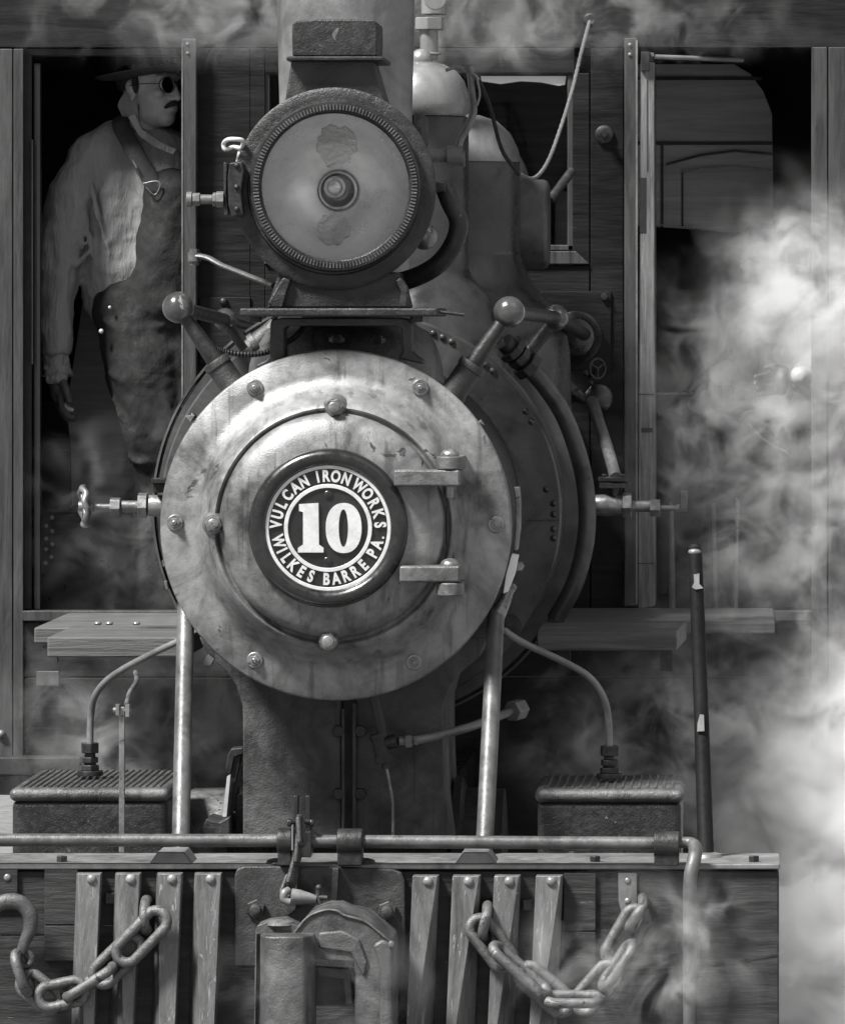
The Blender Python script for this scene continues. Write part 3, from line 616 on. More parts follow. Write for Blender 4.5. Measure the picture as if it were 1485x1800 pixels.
# open door edge on: weathered wood
m = MB(); m.prism([(1125,108),(1150,108),(1151,700),(1151,1066),(1121,1072),(1122,740)], CY-.045, CY+.3); dr = part('open_door', m, 'wood', bevel=.003)
for q_ in ((1124, 312, 1135, 408), (1127, 752, 1147, 760), (1122, 692, 1150, 694), (1122, 990, 1150, 991.5), (1137, 140, 1138, 300)): m = MB(); m.pbox(*q_, CY-.047, CY-.03); build('door_mortise' if q_[3]-q_[1] > 5 and q_[2]-q_[0] > 5 else 'door_joint', m, M['dark'], dr)
m = MB(); m.tube([P(1148,99,CY-.04), P(1230,102,CY+.02), P(1305,105,CY+.1)], .007); part('grab_rod', m, 'stack')
m = MB(); m.pbox(1126, 90, 1142, 124, CY-.06, CY-.01); m.cyl(P(1138, 99, CY-.04), P(1150, 99, CY-.04), .014, n=6); part('rod_bracket', m, 'iron', bevel=.002)
m = MB(); m.lathe(P(1062, 236, CY), F, [(L(17,2), 0), (L(16,2), .012), (L(11,2), .016)], n=32); m.cyl(P(1062, 234, CY-.015), P(1062, 234, CY-.05), .012, n=4); part('washer_bolt', m, 'iron')
m = MB(); m.pbox(942, 512, 1074, 700, CY-.008, CY); ap = part('apron_plate', m, 'cab', bevel=.002)
m = MB(); m.hexn(P(1062, 521, CY-.008), F, .012, .012); build('plate_bolt', m, M['iron'], ap)
m = MB(); m.pbox(350, 522, 440, 640, CY-.008, CY); ap = part('apron_plate', m, 'cab', bevel=.002)
m = MB(); m.ball(P(393, 530, CY-.012), .012, n=12); build('plate_bolt', m, M['iron'], ap)
m = MB(); m.ball(P(2, 1291, CY-.01), .013, n=12); part('post_bolt', m, 'stack')
# cab shell: sides, roof, floor, back with panelled door
m = MB(); a = P(-70, -300, CY); b = P(1570, 1420, CY)
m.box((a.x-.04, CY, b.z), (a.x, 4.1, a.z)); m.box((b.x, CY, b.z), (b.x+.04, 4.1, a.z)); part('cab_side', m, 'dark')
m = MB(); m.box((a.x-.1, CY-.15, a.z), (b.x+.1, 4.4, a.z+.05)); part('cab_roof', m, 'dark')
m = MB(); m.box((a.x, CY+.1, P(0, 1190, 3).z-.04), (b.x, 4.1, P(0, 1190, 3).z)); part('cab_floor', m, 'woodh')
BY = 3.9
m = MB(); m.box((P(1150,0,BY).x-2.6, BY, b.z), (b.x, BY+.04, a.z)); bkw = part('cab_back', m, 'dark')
m = MB(); m.prism([(1120,112),(1290,112),(1318,128),(1342,160),(1357,200),(1359,330),(1356,412),(1120,396)], 2.95, 2.98)
bp = build('back_panelling', m, M['panel'], bkw, bevel=.002)
m = MB(); m.prism([(770,100),(1060,100),(1060,480),(770,480)], 3.05, 3.08); build('back_panelling', m, M['woodh'], bkw, bevel=.002)
m = MB(); m.pbox(975, 335, 1012, 436, 3.0, 3.04); build('lit_window_patch', m, M['panel'], bkw, bevel=.004)  # added pale box, its colour stands in for the lit window corner
m = MB(); m.pbox(1120, 134, 1340, 140, 2.94, 2.95); m.pbox(1120, 248, 1357, 254, 2.94, 2.95); m.pbox(1162, 254, 1166, 400, 2.94, 2.95)
m.prism([(1172,286),(1230,270),(1290,262),(1357,268),(1357,272),(1290,266),(1230,274),(1172,290)], 2.935, 2.95)
m.pbox(1198, 302, 1201, 400, 2.94, 2.95); build('panel_moulding', m, M['dark'], bkw)
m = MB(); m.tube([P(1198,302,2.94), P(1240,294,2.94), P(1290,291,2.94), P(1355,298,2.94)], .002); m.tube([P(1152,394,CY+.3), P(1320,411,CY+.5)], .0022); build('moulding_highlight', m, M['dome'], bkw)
m = MB(); m.pbox(1152, 690, 1236, 693, 3.0, 3.1); part('seat_shelf', m, 'dome')
# riveted tanks inside the cab seen through both doorways
for (x0, x1, y0, rows) in ((80, 300, 905, [(92, 910), (81, 925), (92, 934), (81, 947), (92, 957), (81, 966), (90, 979), (80, 990)]),
                           (1380, 1424, 905, [(1386, 914), (1399, 923), (1386, 936), (1398, 950), (1387, 960), (1388, 984), (1399, 995), (1390, 1008), (1400, 1020), (1389, 1029), (1400, 1039), (1388, 1053), (1400, 1061)])):
    m = MB(); m.pbox(x0-18 if x0 > 900 else 55, y0-6, x1, 1090, 2.75, 3.3); tk = part('boiler_tank' if 0 else 'riveted_tank', m, 'jacket', bevel=.03, segs=3)
    m = MB()
    for (x, y) in rows: m.ball(P(x, y, 2.745), .0055 if x0 > 900 else .0065, n=10)
    build('rivet_heads', m, M['white'], tk)
m = MB(); m.prism([(98,905),(140,905),(142,925),(118,938),(98,960)], 2.72, 2.745); part('tank_gusset', m, 'woodh')
# wooden locker behind the driver
m = MB(); m.prism([(150,500),(200,500),(240,760),(245,1080),(128,1080),(125,800),(118,710),(135,600)], 2.95, 3.0); part('locker_board', m, 'panel')
m = MB(); m.pbox(52, 792, 122, 900, 3.0, 3.04); m.pbox(52, 705, 120, 790, 3.0, 3.04); part('locker_door', m, 'cab')
# fire irons and levers in the right doorway
m = MB(); m.tube([P(1322,722,2.5), P(1310,726,2.5), P(1301,742,2.5), P(1298,780,2.5), P(1296,900,2.5), P(1292,1095,2.5)], [.0035, .004, .005, .0055, .0065, .0075], n=12); m.cyl(P(1296, 833, 2.5), P(1296, 842, 2.5), .009, n=12)
fi = build('fire_poker', m, M['dome']); setp(fi, 'tall thin iron poker with hooked tip standing in the steamy cab doorway', 'poker')
m = MB(); m.tube([P(1178,882,2.5), P(1180,905,2.5), P(1181,1000,2.5), P(1181,1095,2.5)], [.003, .006, .009, .010], n=12); fi = part('reverse_lever', m, 'wood')
m = MB(); m.tube([P(1254,885,2.5), P(1256,960,2.5), P(1258,1095,2.5)], .006, n=12); fi = part('throttle_rod', m, 'stack')

# ------------------------------------------------------------------ pilot beam
FY = -.62
m = MB(); a = P(-90, 1531, FY); b = P(1369, 1531, FY); bz = -1.30
m.box((a.x, FY, bz), (b.x, FY+.26, a.z)); beam = part('pilot_beam', m, 'beam', bevel=.006)
m = MB(); ta = P(-90, 1519, FY-.012); tb = P(1371, 1529, FY-.012); m.box((ta.x, FY-.014, tb.z), (tb.x, FY+.30, ta.z)); tp = part('beam_cap', m, 'stack', bevel=.004)
zt_ = ta.z
def blk(x0, x1, h, yb0, yb1):
    m = MB(); q0, q1 = P(x0, 0, FY).x, P(x1, 0, FY).x; pts = [(q0, zt_), (q0+.02, zt_+h), (q1-.02, zt_+h), (q1, zt_)]; m.prism(pts, yb0, yb1, world=True); return m
for (x0, x1) in ((263, 338), (800, 872)): part('cap_block', blk(x0, x1, .028, FY-.012, FY+.14), 'stack', bevel=.003)
for x in (105, 1045, 1325):
    c = P(x, 1519, FY); m = MB(); m.cyl((c.x, FY+.05, zt_), (c.x, FY+.05, zt_+.014), .014, n=6, ph=.5); part('cap_bolt', m, 'iron', bevel=.002)
for x in (487, 640):
    c = P(x, 1519, FY); m = MB(); m.lathe((c.x, FY+.01, zt_), (0, 0, 1), [(.028, 0), (.024, .008), (.01, .012)], n=24); part('cap_bolt', m, 'iron')
# face plates on the beam
for (x0, x1, y0, y1) in ((78, 137, 1527, 1626), (78, 137, 1628, 1690), (990, 1047, 1535, 1637), (990, 1047, 1639, 1702), (-60, 31, 1525, 1600)):
    m = MB(); m.pbox(x0, y0, x1, y1, FY-.012, FY+.0); part('face_plate', m, 'beam', bevel=.002)
m = MB(); m.prism([(1047,1703),(1200,1700),(1290,1690),(1369,1676),(1369,1680),(1290,1694),(1200,1704),(1047,1706)], FY-.002, FY+.004); m.pbox(0, 1640, 78, 1643, FY-.002, FY+.004); m.pbox(180, 1627, 206, 1629, FY-.002, FY+.004); part('plank_joint', m, 'black')
m = MB(); m.prism([(1086,1535),(1119,1535),(1120,1580),(1117,1606),(1092,1604),(1087,1585)], FY-.008, FY); sp = part('lug_strap', m, 'stack', bevel=.002)
for y in (1549, 1585): m = MB(); m.ball(P(1103, y, FY-.008), .008, n=12, sq=(1, .5, 1)); build('screw', m, M['steel'], sp)
m = MB(); m.ball(P(13, 1543, FY-.012), .009, n=12, sq=(1, .5, 1)); part('screw', m, 'dome')
for (x, y) in ((193, 1580), (927, 1592)): m = MB(); m.pbox(x-9, y-10, x+9, y+10, FY-.02, FY); part('square_nut', m, 'cast', bevel=.004)
# folded slats
def slat(x0, x1, yt, left):
    zt2 = P(0, yt, FY).z; zb2 = -1.30
    X = lambda p: P(p, 0, FY).x
    sh = -.020; yf = FY-.055
    if left:  r_t, r_b = x0+4, x0+{137: 34, 205: 36, 278: 22, 344: 28}[x0]
    else: r_t, r_b = x1-2, x0+8
    tl, tr_, bl, br_ = X(x0), X(x1), X(x0)+sh, X(x1)+sh
    rt_, rb_ = X(r_t), X(r_b)+sh
    m = MB()
    if left:
        v = [(tl, yf+.022, zt2), (rt_, yf, zt2), (tr_, yf, zt2), (tr_, FY, zt2), (tl, FY, zt2), (bl, yf+.052, zb2), (rb_, yf-.016, zb2), (br_, yf-.016, zb2), (br_, FY, zb2), (bl, FY, zb2)]
    else:
        v = [(tl, yf, zt2), (rt_, yf, zt2), (tr_, yf+.022, zt2), (tr_, FY, zt2), (tl, FY, zt2), (bl, yf-.016, zb2), (rb_, yf-.016, zb2), (br_, yf+.052, zb2), (br_, FY, zb2), (bl, FY, zb2)]
    m.add(v, [(0,1,6,5),(1,2,7,6),(2,3,8,7),(3,4,9,8),(4,0,5,9),(0,4,3,2,1),(5,6,7,8,9)])
    o = part('pilot_slat', m, 'slat', bevel=.003)
    q = MB(); c = P((x0+x1)/2+2, yt+13, FY-.055); q.lathe(c+Yv*.006, F, [(.0125, 0), (.0125, .006), (.0105, .011), (.006, .014), (.001, .015)], n=20); build('rivet', q, M['dome'], o)
for (x0, x1) in ((137, 181), (205, 250), (278, 323), (344, 392)): slat(x0, x1, 1533, 1)
for (x0, x1) in ((727, 773), (797, 846), (870, 916), (943, 990)): slat(x0, x1, 1537, 0)

# uncoupling bar with bearings and handle
UY = FY-.03; uz = P(0, 1479, UY).z
m = MB(); m.tube([P(-60, 1477, UY), P(500, 1478, UY)], L(11.5, UY), n=24); m.tube([P(525, 1479, UY), P(1160, 1483, UY)], L(11.5, UY), n=24); ub = part('uncoupling_bar', m, 'brace')
for (x0, x1, y0) in ((488, 514, 1455), (593, 638, 1456), (1149, 1194, 1461)):
    m = MB(); c0 = P(x0, y0+24, UY); c1 = P(x1, y0+24, UY); m.cyl(c0, c1, .032, n=40); m.box((c0.x+.001, UY-.02, zt_-.002), (c1.x-.001, UY+.045, c0.z)); part('bar_bearing', m, 'iron', bevel=.004)
m = MB(); m.tube([P(1190,1482,UY), P(1212,1482,UY), P(1222,1492,UY-.02), P(1219,1515,UY-.05), P(1213,1545,UY-.06), P(1212,1600,UY-.06), P(1212,1700,UY-.05), P(1213,1830,UY-.04)], [.013, .0145, .017, .0175, .0165, .0165, .0165, .0165], n=20); build('bar_handle', m, M['brace'], ub)
# lifting fork in the middle
m = MB(); m.pbox(516, 1399, 524, 1475, UY-.02, UY+.02); m.pbox(537, 1399, 545, 1475, UY-.02, UY+.02); m.pbox(513, 1462, 547, 1508, UY-.035, UY+.03); m.tube([P(540,1462,UY), P(552,1475,UY), P(575,1482,UY), P(595,1484,UY)], [.016, .015, .012, .012]); m.cyl(P(508, 1445, UY-.02), P(552, 1445, UY-.02), .006, n=12); m.cyl(P(505, 1447, UY-.02), P(513, 1447, UY-.02), .010, n=12); m.cyl(P(545, 1447, UY-.02), P(552, 1447, UY-.02), .010, n=12); lf = build('lifting_fork', m, M['black'], ub, bevel=.003)
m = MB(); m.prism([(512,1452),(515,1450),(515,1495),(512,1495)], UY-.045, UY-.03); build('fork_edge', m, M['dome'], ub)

# coupler and its mounting plate
m = MB(); m.prism([(412,1700),(412,1540),(416,1528),(428,1523),(560,1523),(690,1528),(706,1534),(712,1548),(713,1700)], FY-.022, FY); cpl = part('coupler_pocket', m, 'cast', bevel=.005)
for (x, y) in ((450, 1598), (681, 1601)):
    m = MB(); c = P(x, y, FY-.022); m.hexn(c, F, .024, .016, .4); m.lathe(c+F*.016, F, [(.014, 0), (.013, .016), (.008, .018)], n=20); build('pocket_bolt', m, M['cast'], cpl)
for q_ in ([(516,1527),(525,1527),(520,1600),(505,1612),(500,1605)], [(584,1527),(596,1527),(592,1590),(600,1606),(588,1600),(580,1592)]): m = MB(); m.prism(q_, FY-.06, FY-.02); build('pocket_rib', m, M['cast'], cpl, bevel=.003)
m = MB(); m.prism([(525,1528),(584,1528),(582,1592),(520,1596)], FY-.024, FY-.02); build('pocket_recess', m, M['black'], cpl)
cf = -1.0
def PP(pts, dy=-.45): return pts
K1 = FY-.30
m = MB()
m.prism([(514,1644),(524,1630),(540,1612),(556,1604),(572,1599),(592,1600),(606,1608),(636,1616),(650,1624),(672,1642),(689,1657),(691,1850),(622,1850),(624,1712),(616,1700),(552,1694),(526,1664)], K1, FY)
cb = part('coupler_head', m, 'castl', bevel=.007, segs=3)
m = MB(); m.prism([(549,1698),(560,1697),(608,1700),(623,1704),(624,1770),(549,1770)], K1+.10, K1+.2); build('coupler_throat', m, M['castl'], cb, bevel=.006)
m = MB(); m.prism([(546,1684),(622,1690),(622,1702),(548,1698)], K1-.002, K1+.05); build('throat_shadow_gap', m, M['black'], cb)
m = MB(); m.tube([P(516,1643,K1-.002), P(540,1614,K1-.002), P(570,1601,K1-.002), P(592,1602,K1-.002), P(606,1610,K1-.002), P(640,1620,K1-.002), P(662,1636,K1-.002), P(688,1659,K1-.002)], .0035, n=10); build('head_rim', m, M['castl'], cb)
m = MB(); m.prism([(556,1700),(612,1703),(618,1716),(620,1768),(606,1766),(603,1722),(558,1716)], K1+.04, K1+.12); build('throat_lip', m, M['castl'], cb, bevel=.004)
m = MB(); m.prism([(560,1640),(600,1636),(632,1652),(646,1690),(640,1720),(628,1700),(616,1676),(560,1668)], K1-.008, K1+.01); build('head_shoulder', m, M['castl'], cb, bevel=.006, segs=3)
m = MB(); m.prism([(655,1662),(672,1652),(688,1661),(691,1672),(691,1850),(668,1850),(666,1700)], K1-.018, K1+.01); build('guard_arm', m, M['castl'], cb, bevel=.008, segs=3)
m = MB(); m.lathe(P(688, 1660, K1-.02), F, [(.008, 0), (.007, .008), (.003, .010)], n=12); build('guard_stud', m, M['steel'], cb)
m = MB(); cx0, cx1 = P(455, 0, K1-.07).x, P(550, 0, K1-.07).x; zt3 = P(0, 1645, K1-.07).z
rg = []
for z in (-1.32, zt3): rg.append([Vector((cx0+(cx1-cx0)*u, K1-.07+w_, z)) for u, w_ in ((0, .05), (.03, .015), (.12, -.01), (.3, -.022), (.6, -.03), (.85, -.022), (.97, .0), (1, .035), (1, .12), (0, .12))])
m.rings(rg); kn = build('coupler_knuckle', m, M['castl'], cb, bevel=.006, segs=3)
m = MB(); m.prism([(449,1638),(452,1628),(470,1621),(500,1618),(526,1630),(524,1644),(470,1640),(452,1644),(449,1850),(446,1850)], K1-.0, K1+.1); build('knuckle_pivot', m, M['castl'], cb, bevel=.005)
m = MB(); c = P(492, 1626, K1+.02); m.lathe(c, (0, 0, 1), [(.035, 0), (.033, .008), (.02, .012)], n=32); build('pivot_pin', m, M['steel'], cb)

# ------------------------------------------------------------------ chains
def link_mb(a, b, roll, r=.0128, wd=.078, y=0):
    if wd > .05: a, b = a+(a-b)*.05, b+(b-a)*.05
    d = (b-a); Ln = d.length; d.normalize(); sx = Vector((0, -1, 0)); u = d.cross(sx).normalized(); v = u.cross(d).normalized()
    s = (u*math.cos(roll)+v*math.sin(roll)).normalized(); c = (a+b)/2; hw = wd/2-r; hl_ = Ln/2-hw
    pts = []
    for i in range(9): t = -math.pi/2+math.pi*i/8; pts.append(c+d*(hl_+hw*math.cos(t))+s*hw*math.sin(t))
    for i in range(9): t = math.pi/2+math.pi*i/8; pts.append(c+d*(-hl_+hw*math.cos(t))+s*hw*math.sin(t))
    m = MB(); m.tube(pts, r, n=12, closed=True, sub=2); return m
def chain(label, links, root_at, extra=()):
    root = empty('safety_chain', root_at, label=label, category='chain', group='safety chains hanging on the pilot beam')
    for (x0, y0, x1, y1, roll, yo) in links:
        a, b = P(x0, y0, FY-.06+yo), P(x1, y1, FY-.06+yo)
        build('link', link_mb(a, b, R(roll)), M['chain'], root)
    return root
c1 = chain('heavy chain with open hook on its end, drooping across the first pilot slats',
      [(30, 1680, 50, 1742, 80, -.03), (42, 1722, 98, 1766, 14, -.02), (72, 1756, 146, 1740, 2, -.035), (122, 1750, 196, 1702, 86, -.035), (172, 1722, 240, 1656, 6, -.02), (214, 1684, 284, 1610, 4, -.038)], P(140, 1740, FY))
m = MB(); hk = [(-30, 1640), (-12, 1600), (8, 1586), (34, 1587), (52, 1606), (53, 1632), (44, 1655), (37, 1676)]
m.tube([P(x, y, FY-.08) for x, y in hk], [.008, .016, .019, .019, .019, .017, .014, .012], n=16, squash=.8)
m.tube([P(44, 1685, FY-.075)+Vector((math.cos(t)*.017, 0, math.sin(t)*.018)) for t in [2*math.pi*i/12 for i in range(12)]], .0085, closed=True); build('hook', m, M['castl'], c1)
c2 = chain('heavy chain without a hook, hanging between two eyes near the uncoupling handle',
      [(836, 1622, 892, 1696, 12, -.02), (872, 1668, 956, 1744, 74, -.045), (920, 1708, 996, 1772, 10, -.02), (964, 1757, 1052, 1757, 74, -.05), (1018, 1772, 1078, 1704, 8, -.02), (1062, 1732, 1108, 1664, 74, -.045), (1076, 1688, 1124, 1604, 4, -.01)], P(980, 1740, FY))
def eyebolt(x, y0, y1, dx=0):
    a, b = P(x+dx, y0, FY-.0), P(x, y1, FY)
    m = MB(); h = a.z-b.z
    m.tube([Vector((a.x, FY+.01, a.z-.01)), Vector((a.x, FY-.05, a.z-.004)), Vector((a.x, FY-.088, a.z-.02)), Vector(((a.x+b.x)/2, FY-.10, (a.z+b.z)/2)), Vector((b.x, FY-.085, b.z+.015)), Vector((b.x, FY-.05, b.z+.004)), Vector((b.x, FY+.01, b.z+.01))], .0125, n=14)
    return part('eye_bolt', m, 'chain')
eyebolt(260, 1577, 1636); eyebolt(850, 1587, 1650, 8); eyebolt(1108, 1574, 1634, 22)
# lifting chain with shackle
lc = empty('lifting_chain', P(515, 1590, UY-.06), label='short slim chain and shackle hanging from the lifting fork to the coupler', category='chain')
for (x0, y0, x1, y1, roll) in ((527, 1436, 530, 1486, 70), (526, 1466, 521, 1520, 80), (524, 1500, 509, 1556, 65), (513, 1540, 499, 1578, 15)):
    build('link', link_mb(P(x0, y0, UY-.07), P(x1, y1, UY-.09), R(roll), r=.0065, wd=.034), M['cast'], lc)
m = MB(); m.tube([P(507,1566,UY-.11), P(500,1570,UY-.12), P(499,1580,UY-.12), P(507,1586,UY-.12), P(518,1586,UY-.12)], .0095, n=14); m.lathe(P(512, 1576, UY-.12), Vector((1, 0, -.12)), [(.019, 0), (.018, .02), (.013, .045), (.009, .06)], n=20); build('shackle', m, M['stack'], lc)
m = MB(); m.tube([P(560,1562,UY-.12), P(559,1578,UY-.12), P(563,1590,UY-.12)], .006); m.ball(P(560, 1561, UY-.12), .008, n=12); m.cyl(P(552, 1577, UY-.12), P(575, 1579, UY-.12), .006, n=10); build('shackle_pin', m, M['cast'], lc)

# black pole on the beam
m = MB(); m.tube([P(1221, 968, FY+.34), P(1222, 985, FY+.34), P(1229, 1160, FY+.30), P(1235, 1330, FY+.25), P(1241, 1514, FY+.18)], [.014, .0178, .0182, .019, .0205], n=24); pole = part('marker_pole', m, 'pole')
m = MB(); m.ball(P(1221, 970, FY+.34), .0165, n=20, sq=(1, 1, .6)); build('pole_cap', m, M['dome'], pole)
for (pts, yy) in (([(1219,1010),(1229,1008),(1229,1026),(1236,1034),(1222,1036),(1216,1032),(1220,1024)], FY+.318), ([(1230,1255),(1237,1256),(1238,1284),(1225,1285),(1226,1270)], FY+.268)):
    m = MB()
    ax = lambda py: P(1222+(py-985)*.036, py, FY+.335)
    q = []
    for (x, y) in pts:
        c = P(x, y, yy); cxx = P(1223+(y-985)*.0355, y, yy).x; dx = max(-.017, min(.017, c.x-cxx)); base = FY+.34-(y-985)*.00028
        q.append(Vector((c.x, base-math.sqrt(.0187**2-dx*dx)-.0018, c.z)))
    m.add(q+[v+Yv*.004 for v in q], [tuple(range(len(q))), tuple(range(2*len(q)-1, len(q)-1, -1))]+[(i, (i+1) % len(q), (i+1) % len(q)+len(q), i+len(q)) for i in range(len(q))]); build('tape_scrap', m, M['tape'], pole)
m = MB(); m.lathe((P(1241,0,FY+.18).x, FY+.18, zt_), (0, 0, 1), [(.04, 0), (.035, .008), (.022, .012)], n=24); build('pole_base', m, M['stack'], pole)

# ------------------------------------------------------------------ people
def cloth(name, mb, m, parent, vox=.008, smooth=6, disp=0, dscale=.1):
    o = build(name, mb, m, parent)
    r = o.modifiers.new('r', 'REMESH'); r.mode = 'VOXEL'; r.voxel_size = vox; r.use_smooth_shade = True
    s = o.modifiers.new('s', 'SMOOTH'); s.iterations = smooth; s.factor = .6
    if disp:
        t = bpy.data.textures.new(name+'_folds', 'CLOUDS'); t.noise_scale = dscale; t.noise_depth = 2
        d = o.modifiers.new('d', 'DISPLACE'); d.texture = t; d.strength = disp; d.mid_level = .5; d.texture_coords = 'LOCAL'
    return o
def limb(m, pts, rs, n=20):
    for i, p in enumerate(pts): m.ball(p, rs[i]*.995, n=20)
    for i in range(len(pts)-1): m.cyl(pts[i], pts[i+1], rs[i], rs[i+1], n=n)
def head_mb(c, h, yaw, pitch=0):
    """head of height h centred at c, nose along -Y before yaw"""
    m = MB(); s = h/.235
    e = lambda x, y, z, rx, ry, rz: m.ball(Vector((x, y, z))*s, 1, n=28, sq=(rx*s, ry*s, rz*s))
    e(0, .020, .035, .070, .090, .084); e(0, -.022, -.015, .057, .066, .080); e(0, -.048, -.086, .028, .032, .026); e(0, -.015, -.066, .048, .058, .045); e(0, -.040, -.055, .040, .045, .045)
    e(0, -.072, .030, .052, .022, .016)            # brow
    for t in range(6): e(0, -.084-.0038*t, .012-.0085*t, .0080+.0008*t, .013, .012)
    for sg in (-1, 1):
        e(.012*sg, -.094, -.034, .0080, .010, .007); e(.038*sg, -.060, -.016, .018, .022, .016)
        e(.070*sg, .012, .0, .008, .018, .030); e(.077*sg, .020, .010, .005, .015, .020); e(.074*sg, .010, -.022, .006, .010, .012)
        e(.030*sg, -.078, .012, .013, .010, .009)
    e(0, -.083, -.055, .022, .012, .006); e(0, -.081, -.066, .019, .012, .007)
    mt = Matrix.Translation(c)@Matrix.Rotation(yaw, 4, 'Z')@Matrix.Rotation(pitch, 4, 'X')
    m.v = [mt@v for v in m.v]; return m, mt, s
def hand(m, wrist, down, side, fwd, r=1.0):
    pal = wrist+down*.05*r
    m.ball(pal, 1, n=16, sq=(.024*r, .038*r, .050*r))
    for i in range(4):
        b = wrist+down*.088*r+fwd*(.030-.020*i)*r; ln = (.036, .042, .040, .032)[i]*r
        p1 = b+down*ln*.6+side*.006; p2 = p1+down*ln*.5+side*.020*r; p3 = p2+side*.022*r+down*.004
        limb(m, [b-down*.02, p1, p2, p3], [.0105*r, .0098*r, .009*r, .008*r], 12)
    t0 = wrist+down*.03*r+fwd*.03*r; limb(m, [t0, t0+fwd*.022*r+down*.03*r+side*.015*r, t0+fwd*.022*r+down*.06*r+side*.028*r], [.013*r, .011*r, .0095*r], 12)

MY = 2.49
man = empty('person', P(240, 1190, MY), label='man in wide brimmed hat, round glasses and moustache standing in the cab doorway', category='person')
u = L(1, MY)
hc = P(268, 158, MY)
hm, mt, hs = head_mb(hc, .232, R(50), R(-4))
limb(hm, [P(264, 200, MY+.03), P(258, 262, MY+.05)], [.050, .058])
# forearm and hand belong to the body
el, wr = P(97, 505, MY-.02), P(101, 640, MY-.06)
limb(hm, [P(150, 300, MY), el, P(99, 560, MY-.04), wr], [.05, .046, .040, .031])
limb(hm, [P(230, 280, MY+.05), P(240, 420, MY+.05), P(245, 540, MY+.05)], [.11, .12, .12])
limb(hm, [P(150, 295, MY), P(250, 290, MY+.06), P(345, 300, MY+.06)], [.05, .08, .06])
limb(hm, [P(345, 300, MY+.06), P(372, 450, MY+.02), P(380, 560, MY-.08)], [.05, .045, .036])
for (q0, q1, q2) in (((250, 560), (278, 840), (280, 1150)), ((310, 560), (330, 840), (335, 1150))):
    limb(hm, [P(*q0, MY+.05), P(*q1, MY+.02), P(*q2, MY+.06)], [.07, .05, .04])
hand(hm, wr, Vector((.04, -.05, -1)).normalized(), Vector((.7, -.3, 0)), Vector((.25, -.9, 0)).normalized())
hand(hm, P(380, 560, MY-.08), Vector((0, -.3, -1)).normalized(), Vector((-.7, -.3, 0)), Vector((-.2, -.9, 0)).normalized())
body = cloth('body', hm, M['skin'], man, .0042, 4)
# hair, moustache, glasses, hat
m = MB(); m.ball(Vector((0, .040, .045)), 1, n=24, sq=(.078, .084, .066)); m.ball(Vector((.070, .0, .02)), 1, n=12, sq=(.010, .012, .034)); m.ball(Vector((-.070, .0, .02)), 1, n=12, sq=(.010, .012, .034)); m.v = [mt@(v*hs) for v in m.v]; build('hair', m, M['hair'], man)
m = MB()
for sg in (-1, 1): m.tube([Vector((0, -.098, -.046)), Vector((.012*sg, -.096, -.048)), Vector((.024*sg, -.088, -.053)), Vector((.032*sg, -.078, -.060))], [.0065, .0078, .0075, .004], n=10)
m.v = [mt@(v*hs) for v in m.v]; build('moustache', m, M['hair'], man)
m = MB()
for sg in (-1, 1):
    m.tube([Vector((.032*sg+.026*math.cos(t), -.099+.012*abs(math.cos(t))*(1 if math.cos(t)*sg > 0 else 0), .006+.023*math.sin(t))) for t in [2*math.pi*i/16 for i in range(16)]], .0016, n=6, closed=True)
    m.tube([Vector((.057*sg, -.088, .010)), Vector((.074*sg, -.04, .014)), Vector((.082*sg, .012, .012))], .0014, n=6)
m.tube([Vector((-.012, -.100, .012)), Vector((0, -.108, .015)), Vector((.012, -.100, .012))], .0014, n=6)
m.v = [mt@(v*hs) for v in m.v]; gl = build('glasses', m, M['black'], man)
M['lensdark'] = glass('tinted_lens', .4, .3)
for sg in (-1, 1):
    m = MB(); rg = [Vector((.032*sg+.025*math.cos(t), -.0965, .006+.022*math.sin(t))) for t in [2*math.pi*i/20 for i in range(20)]]; m.add(rg, [tuple(range(20))]); m.v = [mt@(v*hs) for v in m.v]; build('spectacle_lens', m, M['lensdark'], gl)
m = MB(); q = Vector((0, .01, .055)); axis = Vector((0, .0, 1))
m.lathe(q, axis, [(.080, -.012), (.135, -.004), (.152, .004), (.153, .008), (.135, .004), (.088, .002), (.086, .03), (.080, .085), (.066, .10), (.002, .092)], n=56, cap=False)
tilt = Matrix.Translation(hc)@Matrix.Rotation(R(-9), 4, 'Y')@Matrix.Rotation(R(48), 4, 'Z')
m.v = [tilt@(v*hs) for v in m.v]; hat = build('hat', m, M['felt'], man)
m = MB(); m.lathe(q, axis, [(.0885, .004), (.0885, .026)], n=48, cap=False); m.v = [tilt@(v*hs) for v in m.v]; build('hat_band', m, M['black'], hat)
# shirt
m = MB()
limb(m, [P(245, 262, MY+.05), P(205, 262, MY+.03), P(160, 282, MY+.0)], [.085, .085, .075])
limb(m, [P(160, 285, MY), P(133, 340, MY-.01), P(112, 410, MY-.02), P(104, 480, MY-.02), P(102, 505, MY-.03)], [.072, .078, .076, .066, .058])
limb(m, [P(96, 512, MY-.03), P(100, 550, MY-.04), P(99, 590, MY-.05)], [.054, .050, .050])
m.cyl(P(98, 575, MY-.05), P(100, 625, MY-.06), .047, .043); 
limb(m, [P(215, 300, MY+.05), P(215, 380, MY+.05), P(215, 470, MY+.05), P(222, 515, MY+.05)], [.125, .130, .135, .125])
limb(m, [P(280, 300, MY+.03), P(285, 400, MY+.03), P(285, 500, MY+.04)], [.125, .13, .13])
limb(m, [P(330, 290, MY+.05), P(365, 400, MY+.04), P(375, 520, MY-.02)], [.075, .07, .055])
def folds(m, lst, r=.009):
    for f in lst: m.tube([P(x, y, MY+d+.010) for x, y, d in f], [.003]+[r*(.8+.3*math.sin(q_*2.3)) for q_ in range(len(f)-2)]+[.003], n=10, sub=5)
